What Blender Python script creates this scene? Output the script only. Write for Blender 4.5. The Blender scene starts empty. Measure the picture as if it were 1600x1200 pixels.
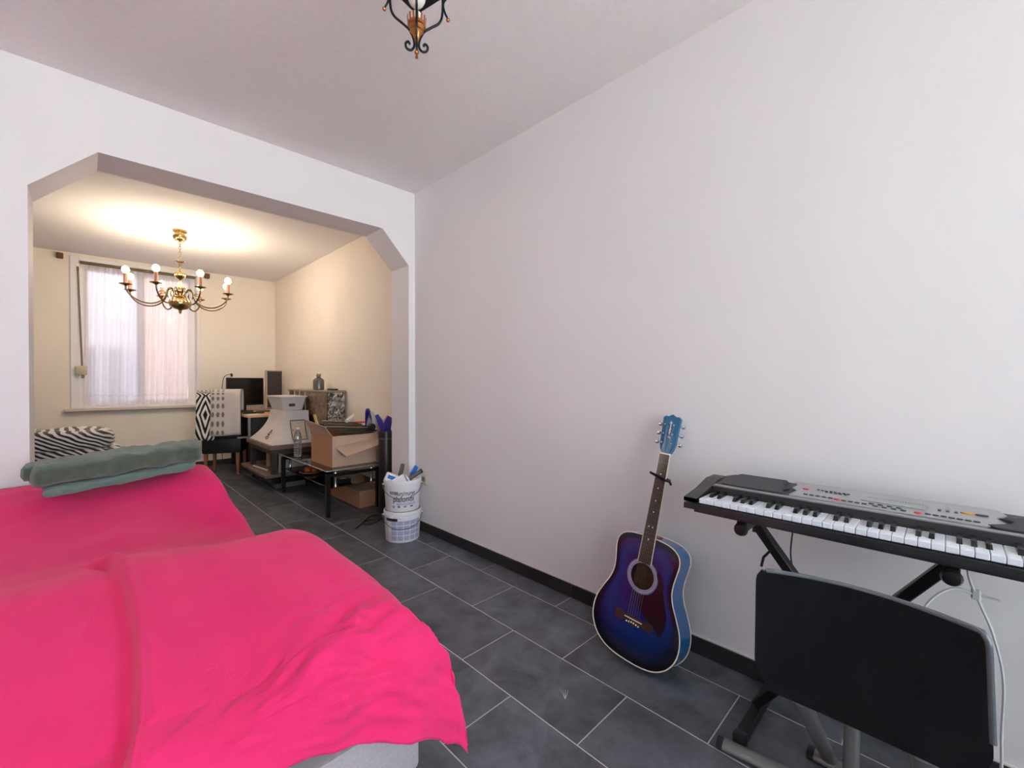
import bpy, bmesh, math, random
from mathutils import Vector, Matrix, noise
R=math.radians; PI=math.pi; sin=math.sin; cos=math.cos
random.seed(7)
SC=bpy.context.scene; COL=SC.collection

# ------------------------------------------------------------------ camera
cam=bpy.data.cameras.new('camera'); co=bpy.data.objects.new('camera',cam); COL.objects.link(co)
cam.sensor_width=36; cam.lens=674.2/1600*36; cam.clip_start=.01
co.location=(0,0,1.17); co.rotation_euler=(R(90-.4265),0,R(-44.572))
SC.camera=co
# ------------------------------------------------------------------ sky, daylight, exposure
w=bpy.data.worlds.new('overcast_sky'); SC.world=w; w.use_nodes=True
bg=w.node_tree.nodes['Background']; bg.inputs[0].default_value=(.88,.94,1,1); bg.inputs[1].default_value=6.2
SC.view_settings.view_transform='Standard'; SC.view_settings.look='None'
SC.view_settings.gamma=1; SC.view_settings.use_curve_mapping=False
SC.view_settings.exposure=0.62
SC.cycles.max_bounces=10; SC.cycles.diffuse_bounces=6; SC.cycles.transparent_max_bounces=16
bounce_sun=bpy.data.lights.new('bounce_sun','SUN'); bounce_sun.energy=85; bounce_sun.angle=R(.6); bounce_sun.color=(1,.95,.88)
so_=bpy.data.objects.new('bounce_sun',bounce_sun); COL.objects.link(so_); so_.rotation_euler=(R(-38),0,R(8)); so_.location=(0,12,12)   # added over the back roofs: street bounce brightens the ceiling
def portal(name,loc,rot,sx,sy):
    l=bpy.data.lights.new(name,'AREA'); l.shape='RECTANGLE'; l.size=sx; l.size_y=sy; l.cycles.is_portal=True
    o=bpy.data.objects.new(name,l); COL.objects.link(o); o.location=loc; o.rotation_euler=rot
portal('daylight_front_window',(.2,-1.83,1.51),(R(90),0,0),3.0,2.02)      # sky light guides set in the two window openings
portal('daylight_back_window',(.5,7.42,1.72),(R(-90),0,0),1.1,1.75)

# ------------------------------------------------------------------ helpers: colour, materials
def lin(c): return tuple(((v/255)/12.92 if v/255<=.04045 else ((v/255+.055)/1.055)**2.4) for v in c)
MATS={}
def M(name,col,rough=.5,metal=0,var=0,vscale=6,bump=0,bscale=60,spec=.5,coat=0,sheen=0,coords='Object',detail=4,stretch=None):
    m=bpy.data.materials.new(name); m.use_nodes=True; nt=m.node_tree; b=nt.nodes['Principled BSDF']
    c=lin(col)+(1,); b.inputs['Base Color'].default_value=c; b.inputs['Roughness'].default_value=rough
    b.inputs['Metallic'].default_value=metal; b.inputs['Specular IOR Level'].default_value=spec
    b.inputs['Coat Weight'].default_value=coat; b.inputs['Coat Roughness'].default_value=.06
    b.inputs['Sheen Weight'].default_value=sheen
    src=None
    if var or bump:
        tc=nt.nodes.new('ShaderNodeTexCoord'); src=tc.outputs[coords]
        if stretch:
            mp=nt.nodes.new('ShaderNodeMapping'); mp.inputs['Scale'].default_value=stretch
            nt.links.new(src,mp.inputs[0]); src=mp.outputs[0]
    if var:
        n=nt.nodes.new('ShaderNodeTexNoise'); n.inputs['Scale'].default_value=vscale; n.inputs['Detail'].default_value=detail
        nt.links.new(src,n.inputs['Vector'])
        r=nt.nodes.new('ShaderNodeValToRGB'); r.color_ramp.elements[0].position=.3; r.color_ramp.elements[1].position=.7
        r.color_ramp.elements[0].color=tuple(max(0,v*(1-var)) for v in c[:3])+(1,)
        r.color_ramp.elements[1].color=tuple(min(1,v*(1+var)) for v in c[:3])+(1,)
        nt.links.new(n.outputs['Fac'],r.inputs[0]); nt.links.new(r.outputs[0],b.inputs['Base Color'])
    if bump:
        n=nt.nodes.new('ShaderNodeTexNoise'); n.inputs['Scale'].default_value=bscale; n.inputs['Detail'].default_value=3
        nt.links.new(src,n.inputs['Vector'])
        bp=nt.nodes.new('ShaderNodeBump'); bp.inputs['Strength'].default_value=bump; bp.inputs['Distance'].default_value=.004
        nt.links.new(n.outputs['Fac'],bp.inputs['Height']); nt.links.new(bp.outputs[0],b.inputs['Normal'])
    MATS[name]=m; return m
def emis(name,col,strength):
    m=M(name,col,.4); b=m.node_tree.nodes['Principled BSDF']
    b.inputs['Emission Color'].default_value=lin(col)+(1,); b.inputs['Emission Strength'].default_value=strength; return m
def glassy(name,tint,gloss=.08,rough=.02):
    m=bpy.data.materials.new(name); m.use_nodes=True; nt=m.node_tree; nt.nodes.clear()
    o=nt.nodes.new('ShaderNodeOutputMaterial'); mx=nt.nodes.new('ShaderNodeMixShader'); t=nt.nodes.new('ShaderNodeBsdfTransparent')
    g=nt.nodes.new('ShaderNodeBsdfGlossy'); g.inputs['Roughness'].default_value=rough
    t.inputs[0].default_value=lin(tint)+(1,)
    lw=nt.nodes.new('ShaderNodeLayerWeight'); lw.inputs[0].default_value=.35
    ma=nt.nodes.new('ShaderNodeMath'); ma.operation='MULTIPLY_ADD'; ma.inputs[1].default_value=.6; ma.inputs[2].default_value=gloss; ma.use_clamp=True
    nt.links.new(lw.outputs['Fresnel'],ma.inputs[0]); nt.links.new(ma.outputs[0],mx.inputs[0])
    nt.links.new(t.outputs[0],mx.inputs[1]); nt.links.new(g.outputs[0],mx.inputs[2]); nt.links.new(mx.outputs[0],o.inputs[0]); return m
class NT:
    """little node-graph writer for patterned materials"""
    def __init__(s,m): s.t=m.node_tree; s.b=s.t.nodes['Principled BSDF']
    def n(s,typ,**k):
        x=s.t.nodes.new(typ)
        for a,b in k.items(): setattr(x,a,b)
        return x
    def link(s,a,b): s.t.links.new(a,b)
    def math(s,op,a,b=None,c=None):
        x=s.n('ShaderNodeMath',operation=op)
        for i,v in enumerate((a,b,c)):
            if v is None: continue
            if isinstance(v,(int,float)): x.inputs[i].default_value=v
            else: s.link(v,x.inputs[i])
        return x.outputs[0]
    def uv(s):
        u=s.n('ShaderNodeUVMap'); x=s.n('ShaderNodeSeparateXYZ'); s.link(u.outputs[0],x.inputs[0]); return x.outputs[0],x.outputs[1],u.outputs[0]
    def mix(s,fac,a,b):
        x=s.n('ShaderNodeMix',data_type='RGBA'); s.link(fac,x.inputs[0]) if not isinstance(fac,float) else None
        for i,v in ((6,a),(7,b)):
            if isinstance(v,tuple): x.inputs[i].default_value=lin(v)+(1,)
            else: s.link(v,x.inputs[i])
        return x.outputs[2]
    def color(s,out): s.link(out,s.b.inputs['Base Color'])

# ------------------------------------------------------------------ helpers: meshes
class MB:
    def __init__(s): s.v=[]; s.f=[]; s.uv=[]; s.hasuv=False
    def add(s,v,f,uv=None):
        n=len(s.v); s.v+=[tuple(p) for p in v]; s.f+=[tuple(i+n for i in q) for q in f]
        if uv: s.hasuv=True
        s.uv+=list(uv) if uv else [(0,0)]*len(v); return s
    def box(s,x0,x1,y0,y1,z0,z1,bev=0,seg=1,mat=None):
        if bev:
            bm=bmesh.new(); bmesh.ops.create_cube(bm,size=1)
            for q in bm.verts: q.co=Vector(((x0+x1)/2+q.co.x*(x1-x0),(y0+y1)/2+q.co.y*(y1-y0),(z0+z1)/2+q.co.z*(z1-z0)))
            bmesh.ops.bevel(bm,geom=list(bm.edges),offset=bev,segments=seg,profile=.5,affect='EDGES')
            bm.verts.index_update(); v=[q.co.copy() for q in bm.verts]; f=[[q.index for q in g.verts] for g in bm.faces]; bm.free()
        else:
            v=[Vector((x,y,z)) for x in (x0,x1) for y in (y0,y1) for z in (z0,z1)]
            f=[(0,1,3,2),(4,6,7,5),(0,4,5,1),(2,3,7,6),(0,2,6,4),(1,5,7,3)]
        if mat is not None: v=[mat@Vector(p) for p in v]
        return s.add(v,f)
    def beam(s,a,b,wd,th,up=(0,0,1),bev=0):
        a=Vector(a); b=Vector(b); d=(b-a); L=d.length; z=d/L; x=Vector(up).cross(z)
        if x.length<1e-4: x=Vector((1,0,0)).cross(z)
        x.normalize(); y=z.cross(x); m=Matrix((x,y,z)).transposed().to_4x4(); m.translation=a
        return s.box(-wd/2,wd/2,-th/2,th/2,0,L,bev,1,m)
    def tube(s,path,r,n=8,closed=False,caps=True,flat=1):
        P=[Vector(p) for p in path]; k=len(P); rs=r if isinstance(r,(list,tuple)) else [r]*k
        T=[]
        for i in range(k):
            if closed: t=P[(i+1)%k]-P[i-1]
            else: t=P[min(i+1,k-1)]-P[max(i-1,0)]
            T.append(t.normalized() if t.length>1e-9 else Vector((0,0,1)))
        ref=Vector((0,0,1)) if abs(T[0].z)<.9 else Vector((1,0,0))
        N=(ref-T[0]*ref.dot(T[0])).normalized(); v=[]; 
        for i in range(k):
            N=(N-T[i]*N.dot(T[i])); N=N.normalized() if N.length>1e-6 else T[i].orthogonal().normalized()
            B=T[i].cross(N)
            for j in range(n):
                a=2*PI*j/n; v.append(P[i]+N*cos(a)*rs[i]+B*sin(a)*rs[i]*flat)
        f=[]
        for i in range(k if closed else k-1):
            i2=(i+1)%k
            for j in range(n): f.append((i*n+j,i*n+(j+1)%n,i2*n+(j+1)%n,i2*n+j))
        if caps and not closed: f.append(tuple(range(n-1,-1,-1))); f.append(tuple(range((k-1)*n,k*n)))
        return s.add(v,f)
    def lathe(s,prof,n=20,c=(0,0,0),mat=None,uv=False,a0=0,a1=2*PI):
        v=[];f=[];U=[]; full=abs(a1-a0-2*PI)<1e-6; m=n if full else n+1
        for k,(r,z) in enumerate(prof):
            for j in range(m):
                a=a0+(a1-a0)*j/n; v.append(Vector((r*cos(a),r*sin(a),z))); U.append((j/n,k/(len(prof)-1)))
        for k in range(len(prof)-1):
            for j in range(n): f.append((k*m+j,k*m+(j+1)%m,(k+1)*m+(j+1)%m,(k+1)*m+j))
        if full:
            if prof[0][0]>1e-6: f.append(tuple(range(n-1,-1,-1)))
            if prof[-1][0]>1e-6: f.append(tuple((len(prof)-1)*n+j for j in range(n)))
        if mat is not None: v=[mat@p for p in v]
        c=Vector(c); return s.add([p+c for p in v],f,U if uv else None)
    def ball(s,c,r,n=10,sz=1): 
        k=max(5,n//2+1); return s.lathe([(max(1e-7,r*sin(PI*i/k)),-r*sz*cos(PI*i/k)) for i in range(k+1)],n,c)
    def prism(s,poly,ax,a0,a1):
        """poly in the two other axes (cyclic order), extruded along ax"""
        def P(p,a):
            return {'x':(a,p[0],p[1]),'y':(p[0],a,p[1]),'z':(p[0],p[1],a)}[ax]
        n=len(poly); v=[P(p,a0) for p in poly]+[P(p,a1) for p in poly]
        f=[tuple(range(n)),tuple(range(2*n-1,n-1,-1))]+[(i,(i+1)%n,n+(i+1)%n,n+i) for i in range(n)]
        return s.add(v,f)
    def grid(s,nu,nv,fn,flip=False):
        v=[];U=[]
        for j in range(nv+1):
            for i in range(nu+1): v.append(fn(i/nu,j/nv)); U.append((i/nu,j/nv))
        f=[]
        for j in range(nv):
            for i in range(nu):
                q=(j*(nu+1)+i,j*(nu+1)+i+1,(j+1)*(nu+1)+i+1,(j+1)*(nu+1)+i); f.append(q[::-1] if flip else q)
        return s.add(v,f,U)
    def xf(s,m): s.v=[tuple(m@Vector(p)) for p in s.v]; return s
    def build(s,name,mat,parent=None,world=False,smooth=35,fix=True):
        me=bpy.data.meshes.new(name); vv=s.v
        if world and parent is not None:
            q=parent
            off=Vector((0,0,0))
            while q is not None: off=off+q.location; q=q.parent
            vv=[tuple(Vector(p)-off) for p in vv]
        me.from_pydata(vv,[],s.f); me.materials.append(mat)
        if s.hasuv:
            ul=me.uv_layers.new(name='UVMap')
            for l in me.loops: ul.data[l.index].uv=s.uv[l.vertex_index]
        if fix:
            bm=bmesh.new(); bm.from_mesh(me); bmesh.ops.recalc_face_normals(bm,faces=bm.faces[:]); bm.to_mesh(me); bm.free()
        if smooth:
            me.polygons.foreach_set('use_smooth',[True]*len(me.polygons)); me.set_sharp_from_angle(angle=R(smooth))
        o=bpy.data.objects.new(name,me); COL.objects.link(o)
        if parent is not None: o.parent=parent
        return o
def tag(o,label,cat,group=None,kind=None):
    o['label']=label; o['category']=cat
    if group: o['group']=group
    if kind: o['kind']=kind
    return o
def thing(name,label,cat,loc=(0,0,0),rotz=0,group=None):
    o=bpy.data.objects.new(name,None); COL.objects.link(o); o.location=loc; o.rotation_euler=(0,0,rotz); o.empty_display_size=.1
    return tag(o,label,cat,group)
def origin(o,loc):
    loc=Vector(loc)
    for v in o.data.vertices: v.co-=loc
    o.location=loc; return o
def struct(o): o['kind']='structure'; return o
def spline(pts,n=6,closed=False):
    P=[Vector(p) for p in pts]; k=len(P); out=[]
    for i in range(k if closed else k-1):
        a,b,c,d=(P[(i-1)%k],P[i],P[(i+1)%k],P[(i+2)%k]) if closed else (P[max(i-1,0)],P[i],P[i+1],P[min(i+2,k-1)])
        for j in range(n):
            t=j/n; out.append(.5*((2*b)+(c-a)*t+(2*a-5*b+4*c-d)*t*t+(3*b-a-3*c+d)*t**3))
    if not closed: out.append(P[-1])
    return out
def lerp(a,b,t): return a+(b-a)*t
def interp(tab,x):
    if x<=tab[0][0]: return tab[0][1]
    for (a,va),(b,vb) in zip(tab,tab[1:]):
        if x<=b:
            t=(x-a)/(b-a); t=t*t*(3-2*t); return va+(vb-va)*t
    return tab[-1][1]
def nz(x,y,z=0): return noise.noise(Vector((x,y,z)))

# ------------------------------------------------------------------ materials
WALL=M('painted_wall',(226,222,224),.62,0,.018,1.3,.10,140,.3,stretch=(1,1.6,.35))
WALLF=M('cream_painted_wall',(238,228,216),.65,0,.02,2.0,.12,140,.3)
CEIL=M('ceiling_paint',(232,229,230),.8,0,.02,40,.35,160,.2)
CEILF=CEIL
WHITE=M('white_lacquer',(232,230,230),.4)
GROUT=M('grout',(196,190,186),.9)
TILE=M('slate_tile',(40,41,46),.42,0,.0,3,.0)
def slate(m,base,rnd):
    g=NT(m); tc=g.n('ShaderNodeTexCoord'); oi=g.n('ShaderNodeObjectInfo')
    ad=g.n('ShaderNodeVectorMath',operation='MULTIPLY_ADD'); g.link(oi.outputs['Random'],ad.inputs[0]); ad.inputs[1].default_value=(9,5,3); g.link(tc.outputs['Object'],ad.inputs[2])
    n1=g.n('ShaderNodeTexNoise'); n1.inputs['Scale'].default_value=7; n1.inputs['Detail'].default_value=8; n1.inputs['Roughness'].default_value=.65; n1.inputs['Distortion'].default_value=.4
    g.link(ad.outputs[0],n1.inputs['Vector'])
    r=g.n('ShaderNodeValToRGB'); e=r.color_ramp.elements; e[0].position=.32; e[0].color=lin(tuple(v*.68 for v in base))+(1,); e[1].position=.72; e[1].color=lin(tuple(min(255,v*1.32) for v in base))+(1,)
    g.link(n1.outputs['Fac'],r.inputs[0])
    tint=g.mix(g.math('MULTIPLY',oi.outputs['Random'],rnd),r.outputs[0],(58,50,52)); g.color(tint)
    n2=g.n('ShaderNodeTexNoise'); n2.inputs['Scale'].default_value=26; n2.inputs['Detail'].default_value=6; g.link(ad.outputs[0],n2.inputs['Vector'])
    ro=g.math('MULTIPLY_ADD',n2.outputs['Fac'],.30,.24); g.link(ro,g.b.inputs['Roughness'])
    h=g.math('MULTIPLY_ADD',n1.outputs['Fac'],1.0,g.math('MULTIPLY',n2.outputs['Fac'],.5))
    bp=g.n('ShaderNodeBump'); bp.inputs['Strength'].default_value=.22; bp.inputs['Distance'].default_value=.004; g.link(h,bp.inputs['Height']); g.link(bp.outputs[0],g.b.inputs['Normal'])
slate(TILE,(84,87,95),.3)
BTILE=M('skirting_tile',(38,36,38),.4); slate(BTILE,(38,36,38),.2)
BLACKM=M('black_satin_metal',(16,16,17),.38,.3)
BLACKP=M('black_plastic',(14,14,15),.35)
BLACKG=M('black_gloss_plastic',(6,6,7),.16,spec=.5,coat=.3)
CHROME=M('chrome',(205,205,208),.12,1)
STEEL=M('grey_painted_steel',(128,126,126),.38,.55)
BRASS=M('brass',(178,154,104),.26,1,.12,20); COPPER=M('copper_brass',(176,118,70),.28,1,.12,30)
OLDBRASS=M('dark_brass',(112,98,72),.32,1,.1,30)
IRON=M('black_wrought_iron',(24,27,28),.42,.5)
GLASS=glassy('clear_glass',(246,250,250),.05)
TGLASS=glassy('smoked_table_glass',(150,150,148),.26,.03)
CARD=M('cardboard',(176,130,100),.85,0,.06,9,.1,40,.2)
CARDI=M('cardboard_inside',(196,166,146),.85,0,.05,9)
WOOD=M('warm_wood',(150,98,64),.5,0,.16,4,.05,30,stretch=(1,1,9))
PALEW=M('pale_wood',(205,165,120),.5,0,.1,5)

# ------------------------------------------------------------------ the room
XW,YP0,YP1,YB,XF,HC=1.864,2.995,3.265,7.15,2.025,2.655
XL,YR=-1.75,-1.7
floor=struct(MB().box(XL-.1,XF+.1,YR-.1,YB+.12,-.12,-.0012).build('floor',GROUT))
TX=[1.42+.304*k for k in range(-11,3)]           # row lines, 30 cm rows
def floor_tiles():
    cache={}
    for k,x0 in enumerate(TX):
        x0_=max(x0,XL); x1=min(x0+.304,XF)
        if x1-x0_<.01: continue
        row=round((x0-1.42)/.304)
        ys=.543 if row%2==0 else .835
        y=ys-.597*5
        while y<YB:
            a,b=max(y,YR),min(y+.597,YB)
            if b-a>.012:
                lx,ly=round(x1-x0_-.0036,4),round(b-a-.0036,4); key=(lx,ly)
                if key not in cache:
                    m=MB(); c=.0018; h=.0105
                    v=[(0,0,0),(lx,0,0),(lx,ly,0),(0,ly,0),(0,0,h-.0012),(lx,0,h-.0012),(lx,ly,h-.0012),(0,ly,h-.0012),(c,c,h),(lx-c,c,h),(lx-c,ly-c,h),(c,ly-c,h)]
                    f=[(8,9,10,11)]+[(i,(i+1)%4,4+(i+1)%4,4+i) for i in range(4)]+[(4+i,4+(i+1)%4,8+(i+1)%4,8+i) for i in range(4)]
                    m.add(v,f); o=m.build('floor_tile',TILE,floor,smooth=0); cache[key]=o.data
                else:
                    o=bpy.data.objects.new('floor_tile',cache[key]); COL.objects.link(o); o.parent=floor
                o.location=(x0_+.0018,a+.0018,-.0105)
            y+=.597
floor_tiles()
struct(MB().box(XL-.1,XF+.1,YR-.2,YB+.3,HC,HC+.15).build('ceiling',CEIL))
struct(MB().box(XW,XW+.3,YR,YP0,0,HC).build('wall_right',WALL))
struct(MB().box(XF,XF+.2,YP1,YB+.3,0,HC).build('wall_right_far',WALLF))
struct(MB().box(XL-.2,XL,YR-.2,YB+.3,0,HC).build('wall_left',WALL))
# partition with the chamfered opening
OX0,OX1=-.191,1.809
pm=MB()
outer=[(XL,0),(OX0,0),(OX0,2.075),(.045,2.313),(1.586,2.315),(OX1,2.077),(OX1,0),(XW+.3,0),(XW+.3,HC),(XL,HC)]
pm.add([(x,YP0,z) for x,z in outer]+[(x,YP1,z) for x,z in outer],
       [(0,1,2,9),(2,3,9),(3,4,8,9),(4,5,8),(5,6,7,8)]+[tuple(i+10 for i in q[::-1]) for q in [(0,1,2,9),(2,3,9),(3,4,8,9),(4,5,8),(5,6,7,8)]]+[(i,i+10,(i+1)%10+10,(i+1)%10) for i in range(10)])
struct(pm.build('wall_partition',WALL,smooth=0))
# back wall round the window opening
WX0,WX1,WZ0,WZ1=-.062,1.06,.85,2.575
bw=MB()
for a in ((XL,WX0,0,HC),(WX1,XF+.2,0,HC),(WX0,WX1,0,WZ0),(WX0,WX1,WZ1,HC)): bw.box(a[0],a[1],YB,YB+.26,a[2],a[3])
struct(bw.build('wall_back',WALLF,smooth=0))
# rear wall behind the camera with the street window
FX0,FX1,FZ0,FZ1=-1.3,1.7,.5,2.52
bw=MB()
for a in ((XL,FX0,0,HC),(FX1,XW+.3,0,HC),(FX0,FX1,0,FZ0),(FX0,FX1,FZ1,HC)): bw.box(a[0],a[1],YR-.2,YR,a[2],a[3])
struct(bw.build('wall_front',WALL,smooth=0))
def window(name,x0,x1,z0,z1,y,mull,t=.055):
    m=MB()
    m.box(x0,x0+t,y-.03,y+.03,z0,z1).box(x1-t,x1,y-.03,y+.03,z0,z1).box(x0+t,x1-t,y-.03,y+.03,z0,z0+t).box(x0+t,x1-t,y-.03,y+.03,z1-t,z1)
    o=struct(m.build(name,WHITE)); xs=[x0+t]+mull+[x1-t]
    for mx in mull: MB().box(mx-.035,mx+.035,y-.028,y+.028,z0+t,z1-t).build('mullion',WHITE,o)
    for a,b in zip(xs,xs[1:]):
        MB().box(a+(.035 if a in mull else 0),b-(.035 if b in mull else 0),y-.004,y+.004,z0+t,z1-t).build('pane',GLASS,o)
    return o
window('window_1',WX0,WX1,WZ0,WZ1,YB+.17,[.50],.075)
window('window_2',FX0,FX1,FZ0,FZ1,YR-.12,[-.3,.7])
# casing, jamb strip and sill of the back window
tr=MB().box(-.134,WX0,YB-.018,YB,.85,2.622,.004).box(WX0,1.098,YB-.018,YB,WZ1,2.622,.004).box(WX1,1.098,YB-.018,YB,.85,WZ1,.004)
struct(tr.build('trim_1',WHITE))
SILL=M('sill_stone',(150,128,118),.5,0,.1,20)
struct(MB().box(-.19,1.15,YB-.05,YB+.16,.815,.848,.004).build('trim_2',M('sill_white',(214,204,200),.45)))
struct(MB().box(-.192,1.152,YB-.055,YB-.005,.802,.8145,.002).build('trim_3',SILL))
# skirting tiles
def skirting(name,pieces,axis,off,dirn,offs):
    root=None
    for i,(a,b) in enumerate(pieces):
        m=MB()
        if axis=='y': m.box(off-.011*dirn if dirn>0 else off,off if dirn>0 else off+.011,a+.0015,b-.0015,.001,.074,.0015)
        else: m.box(a+.0015,b-.0015,off-.011,off,.001,.074,.0015)
        if root is None:
            r=MB()   # the pale mortar and sealant behind the tiles
            lo,hi=pieces[0][0],pieces[-1][1]
            if axis=='y': r.box(off-.006 if dirn>0 else off,off if dirn>0 else off+.006,lo,hi,0,.079)
            else: r.box(lo,hi,off-.006,off,0,.079)
            root=struct(r.build(name,M(name+'_sealant',(214,206,204),.6)))
        m.build('skirting_tile',BTILE,root)
def cuts(lo,hi,ph,step=.597):
    xs=[lo]; k=math.floor((lo-ph)/step)+1
    while ph+k*step<hi: xs.append(ph+k*step); k+=1
    xs.append(hi); return [(a,b) for a,b in zip(xs,xs[1:]) if b-a>.02]
skirting('baseboard_right',cuts(YR,YP0,1.426),'y',XW,1,0)
skirting('baseboard_far',cuts(YP1,YB-.012,1.426),'y',XF,1,0)
skirting('baseboard_back',cuts(XL+.01,XF-.012,.3),'x',YB,1,0)
# what lies outside the windows
struct(MB().box(-8,10,YB+.6,YB+14,-.6,-.5).build('ground_outside',M('yard_paving',(150,150,156),.9,0,.1,3)))
struct(MB().box(-10,12,-14,YR-.5,-.3,-.2).build('ground_street',M('street_paving',(196,194,190),.9,0,.1,3)))
nb=thing('neighbouring_house','pale house with a brick wing seen faintly through the sheer curtain','building',(0.2,9.9,-.5))
MB().box(-3.6,.62,9.95,10.3,1.751,7.5).build('upper_wall',M('white_render',(206,202,208),.8),nb,True)  # height raised to block sky light from the back window
MB().box(-2.0,-1.8,7.42,9.9,-.5,4.5).build('side_wall',M('yard_shade_wall',(170,166,170),.85),nb,True)  # unseen wall added to darken the yard behind the curtain
MB().box(2.9,3.1,7.42,9.9,-.5,4.5).build('side_wall',M('yard_shade_brick',(176,140,126),.85),nb,True)  # matching unseen wall, added to keep sky light out of the yard
MB().box(-3.6,.62,9.9,10.3,-.5,1.75).build('garage_wall',M('lilac_render',(176,172,190),.8),nb,True)
MB().box(.62,4.4,9.9,10.3,-.5,7.5).build('brick_wall',M('pale_brick',(214,176,160),.85,0,.12,12),nb,True)  # built this tall to hold sky light off the back window
for k in range(3): MB().box(-.32+.3*k,-.2+.3*k,9.84,9.9,-.5,1.7).build('post',M('dark_post_%d'%k,(110,108,124),.7),nb,True)

# ------------------------------------------------------------------ sofa with its pink cover and the folded towel
GREYF=M('pale_grey_weave',(176,166,172),.95,0,.08,120,.5,300,.2)
XFT=[(1.05,.722),(1.25,.722),(1.5,.706),(1.75,.688),(1.9,.672),(2.1,.64),(2.3,.612),(2.5,.585),(2.7,.53),(2.8,.508),(2.96,.50)]
ZT=[(1.05,.45),(1.2,.505),(1.4,.542),(1.6,.562),(1.78,.570),(1.9,.560),(2.0,.526),(2.12,.47),(2.25,.44),(2.38,.432),(2.5,.462),(2.62,.54),(2.72,.63),(2.80,.676),(2.88,.69),(2.96,.692)]
def cubic(tab,x):
    n=len(tab)
    if x<=tab[0][0]: return tab[0][1]
    if x>=tab[-1][0]: return tab[-1][1]
    for i in range(n-1):
        if x<=tab[i+1][0]: break
    def sl(k):
        if k<=0: return (tab[1][1]-tab[0][1])/(tab[1][0]-tab[0][0])
        if k>=n-1: return (tab[-1][1]-tab[-2][1])/(tab[-1][0]-tab[-2][0])
        return (tab[k+1][1]-tab[k-1][1])/(tab[k+1][0]-tab[k-1][0])
    h=tab[i+1][0]-tab[i][0]; t=(x-tab[i][0])/h; t2=t*t; t3=t2*t
    return (2*t3-3*t2+1)*tab[i][1]+(t3-2*t2+t)*h*sl(i)+(-2*t3+3*t2)*tab[i+1][1]+(t3-t2)*h*sl(i+1)
sofa=thing('sofa','pale grey woven sofa mostly hidden under the pink cover','sofa',(-.1,1.95,0))
MB().box(-1.0,.688,1.075,1.90,.04,.225,.02,2).build('footstool_base',GREYF,sofa,True)
MB().box(-1.0,.50,1.905,2.90,.06,.36,.02,2).build('base',GREYF,sofa,True)
MB().box(-1.0,.56,1.46,1.86,.227,.455,.06,3).build('footstool_cushion',GREYF,sofa,True)
MB().box(-1.0,.50,1.91,2.60,.362,.40,.015,2).build('seat_cushion',GREYF,sofa,True)
MB().box(-1.0,.42,2.74,2.90,.362,.63,.05,3).build('backrest',GREYF,sofa,True)
for x in (-.9,.44):
    for y in (1.16,2.82): MB().lathe([(.022,0),(.028,.039 if y<2 else .059)],12,(x,y,0)).build('leg',BLACKP,sofa,True)
PINK=M('pink_cotton_cover',(220,44,106),.9,0,.05,3,.35,260,.15,sheen=.1)
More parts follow.
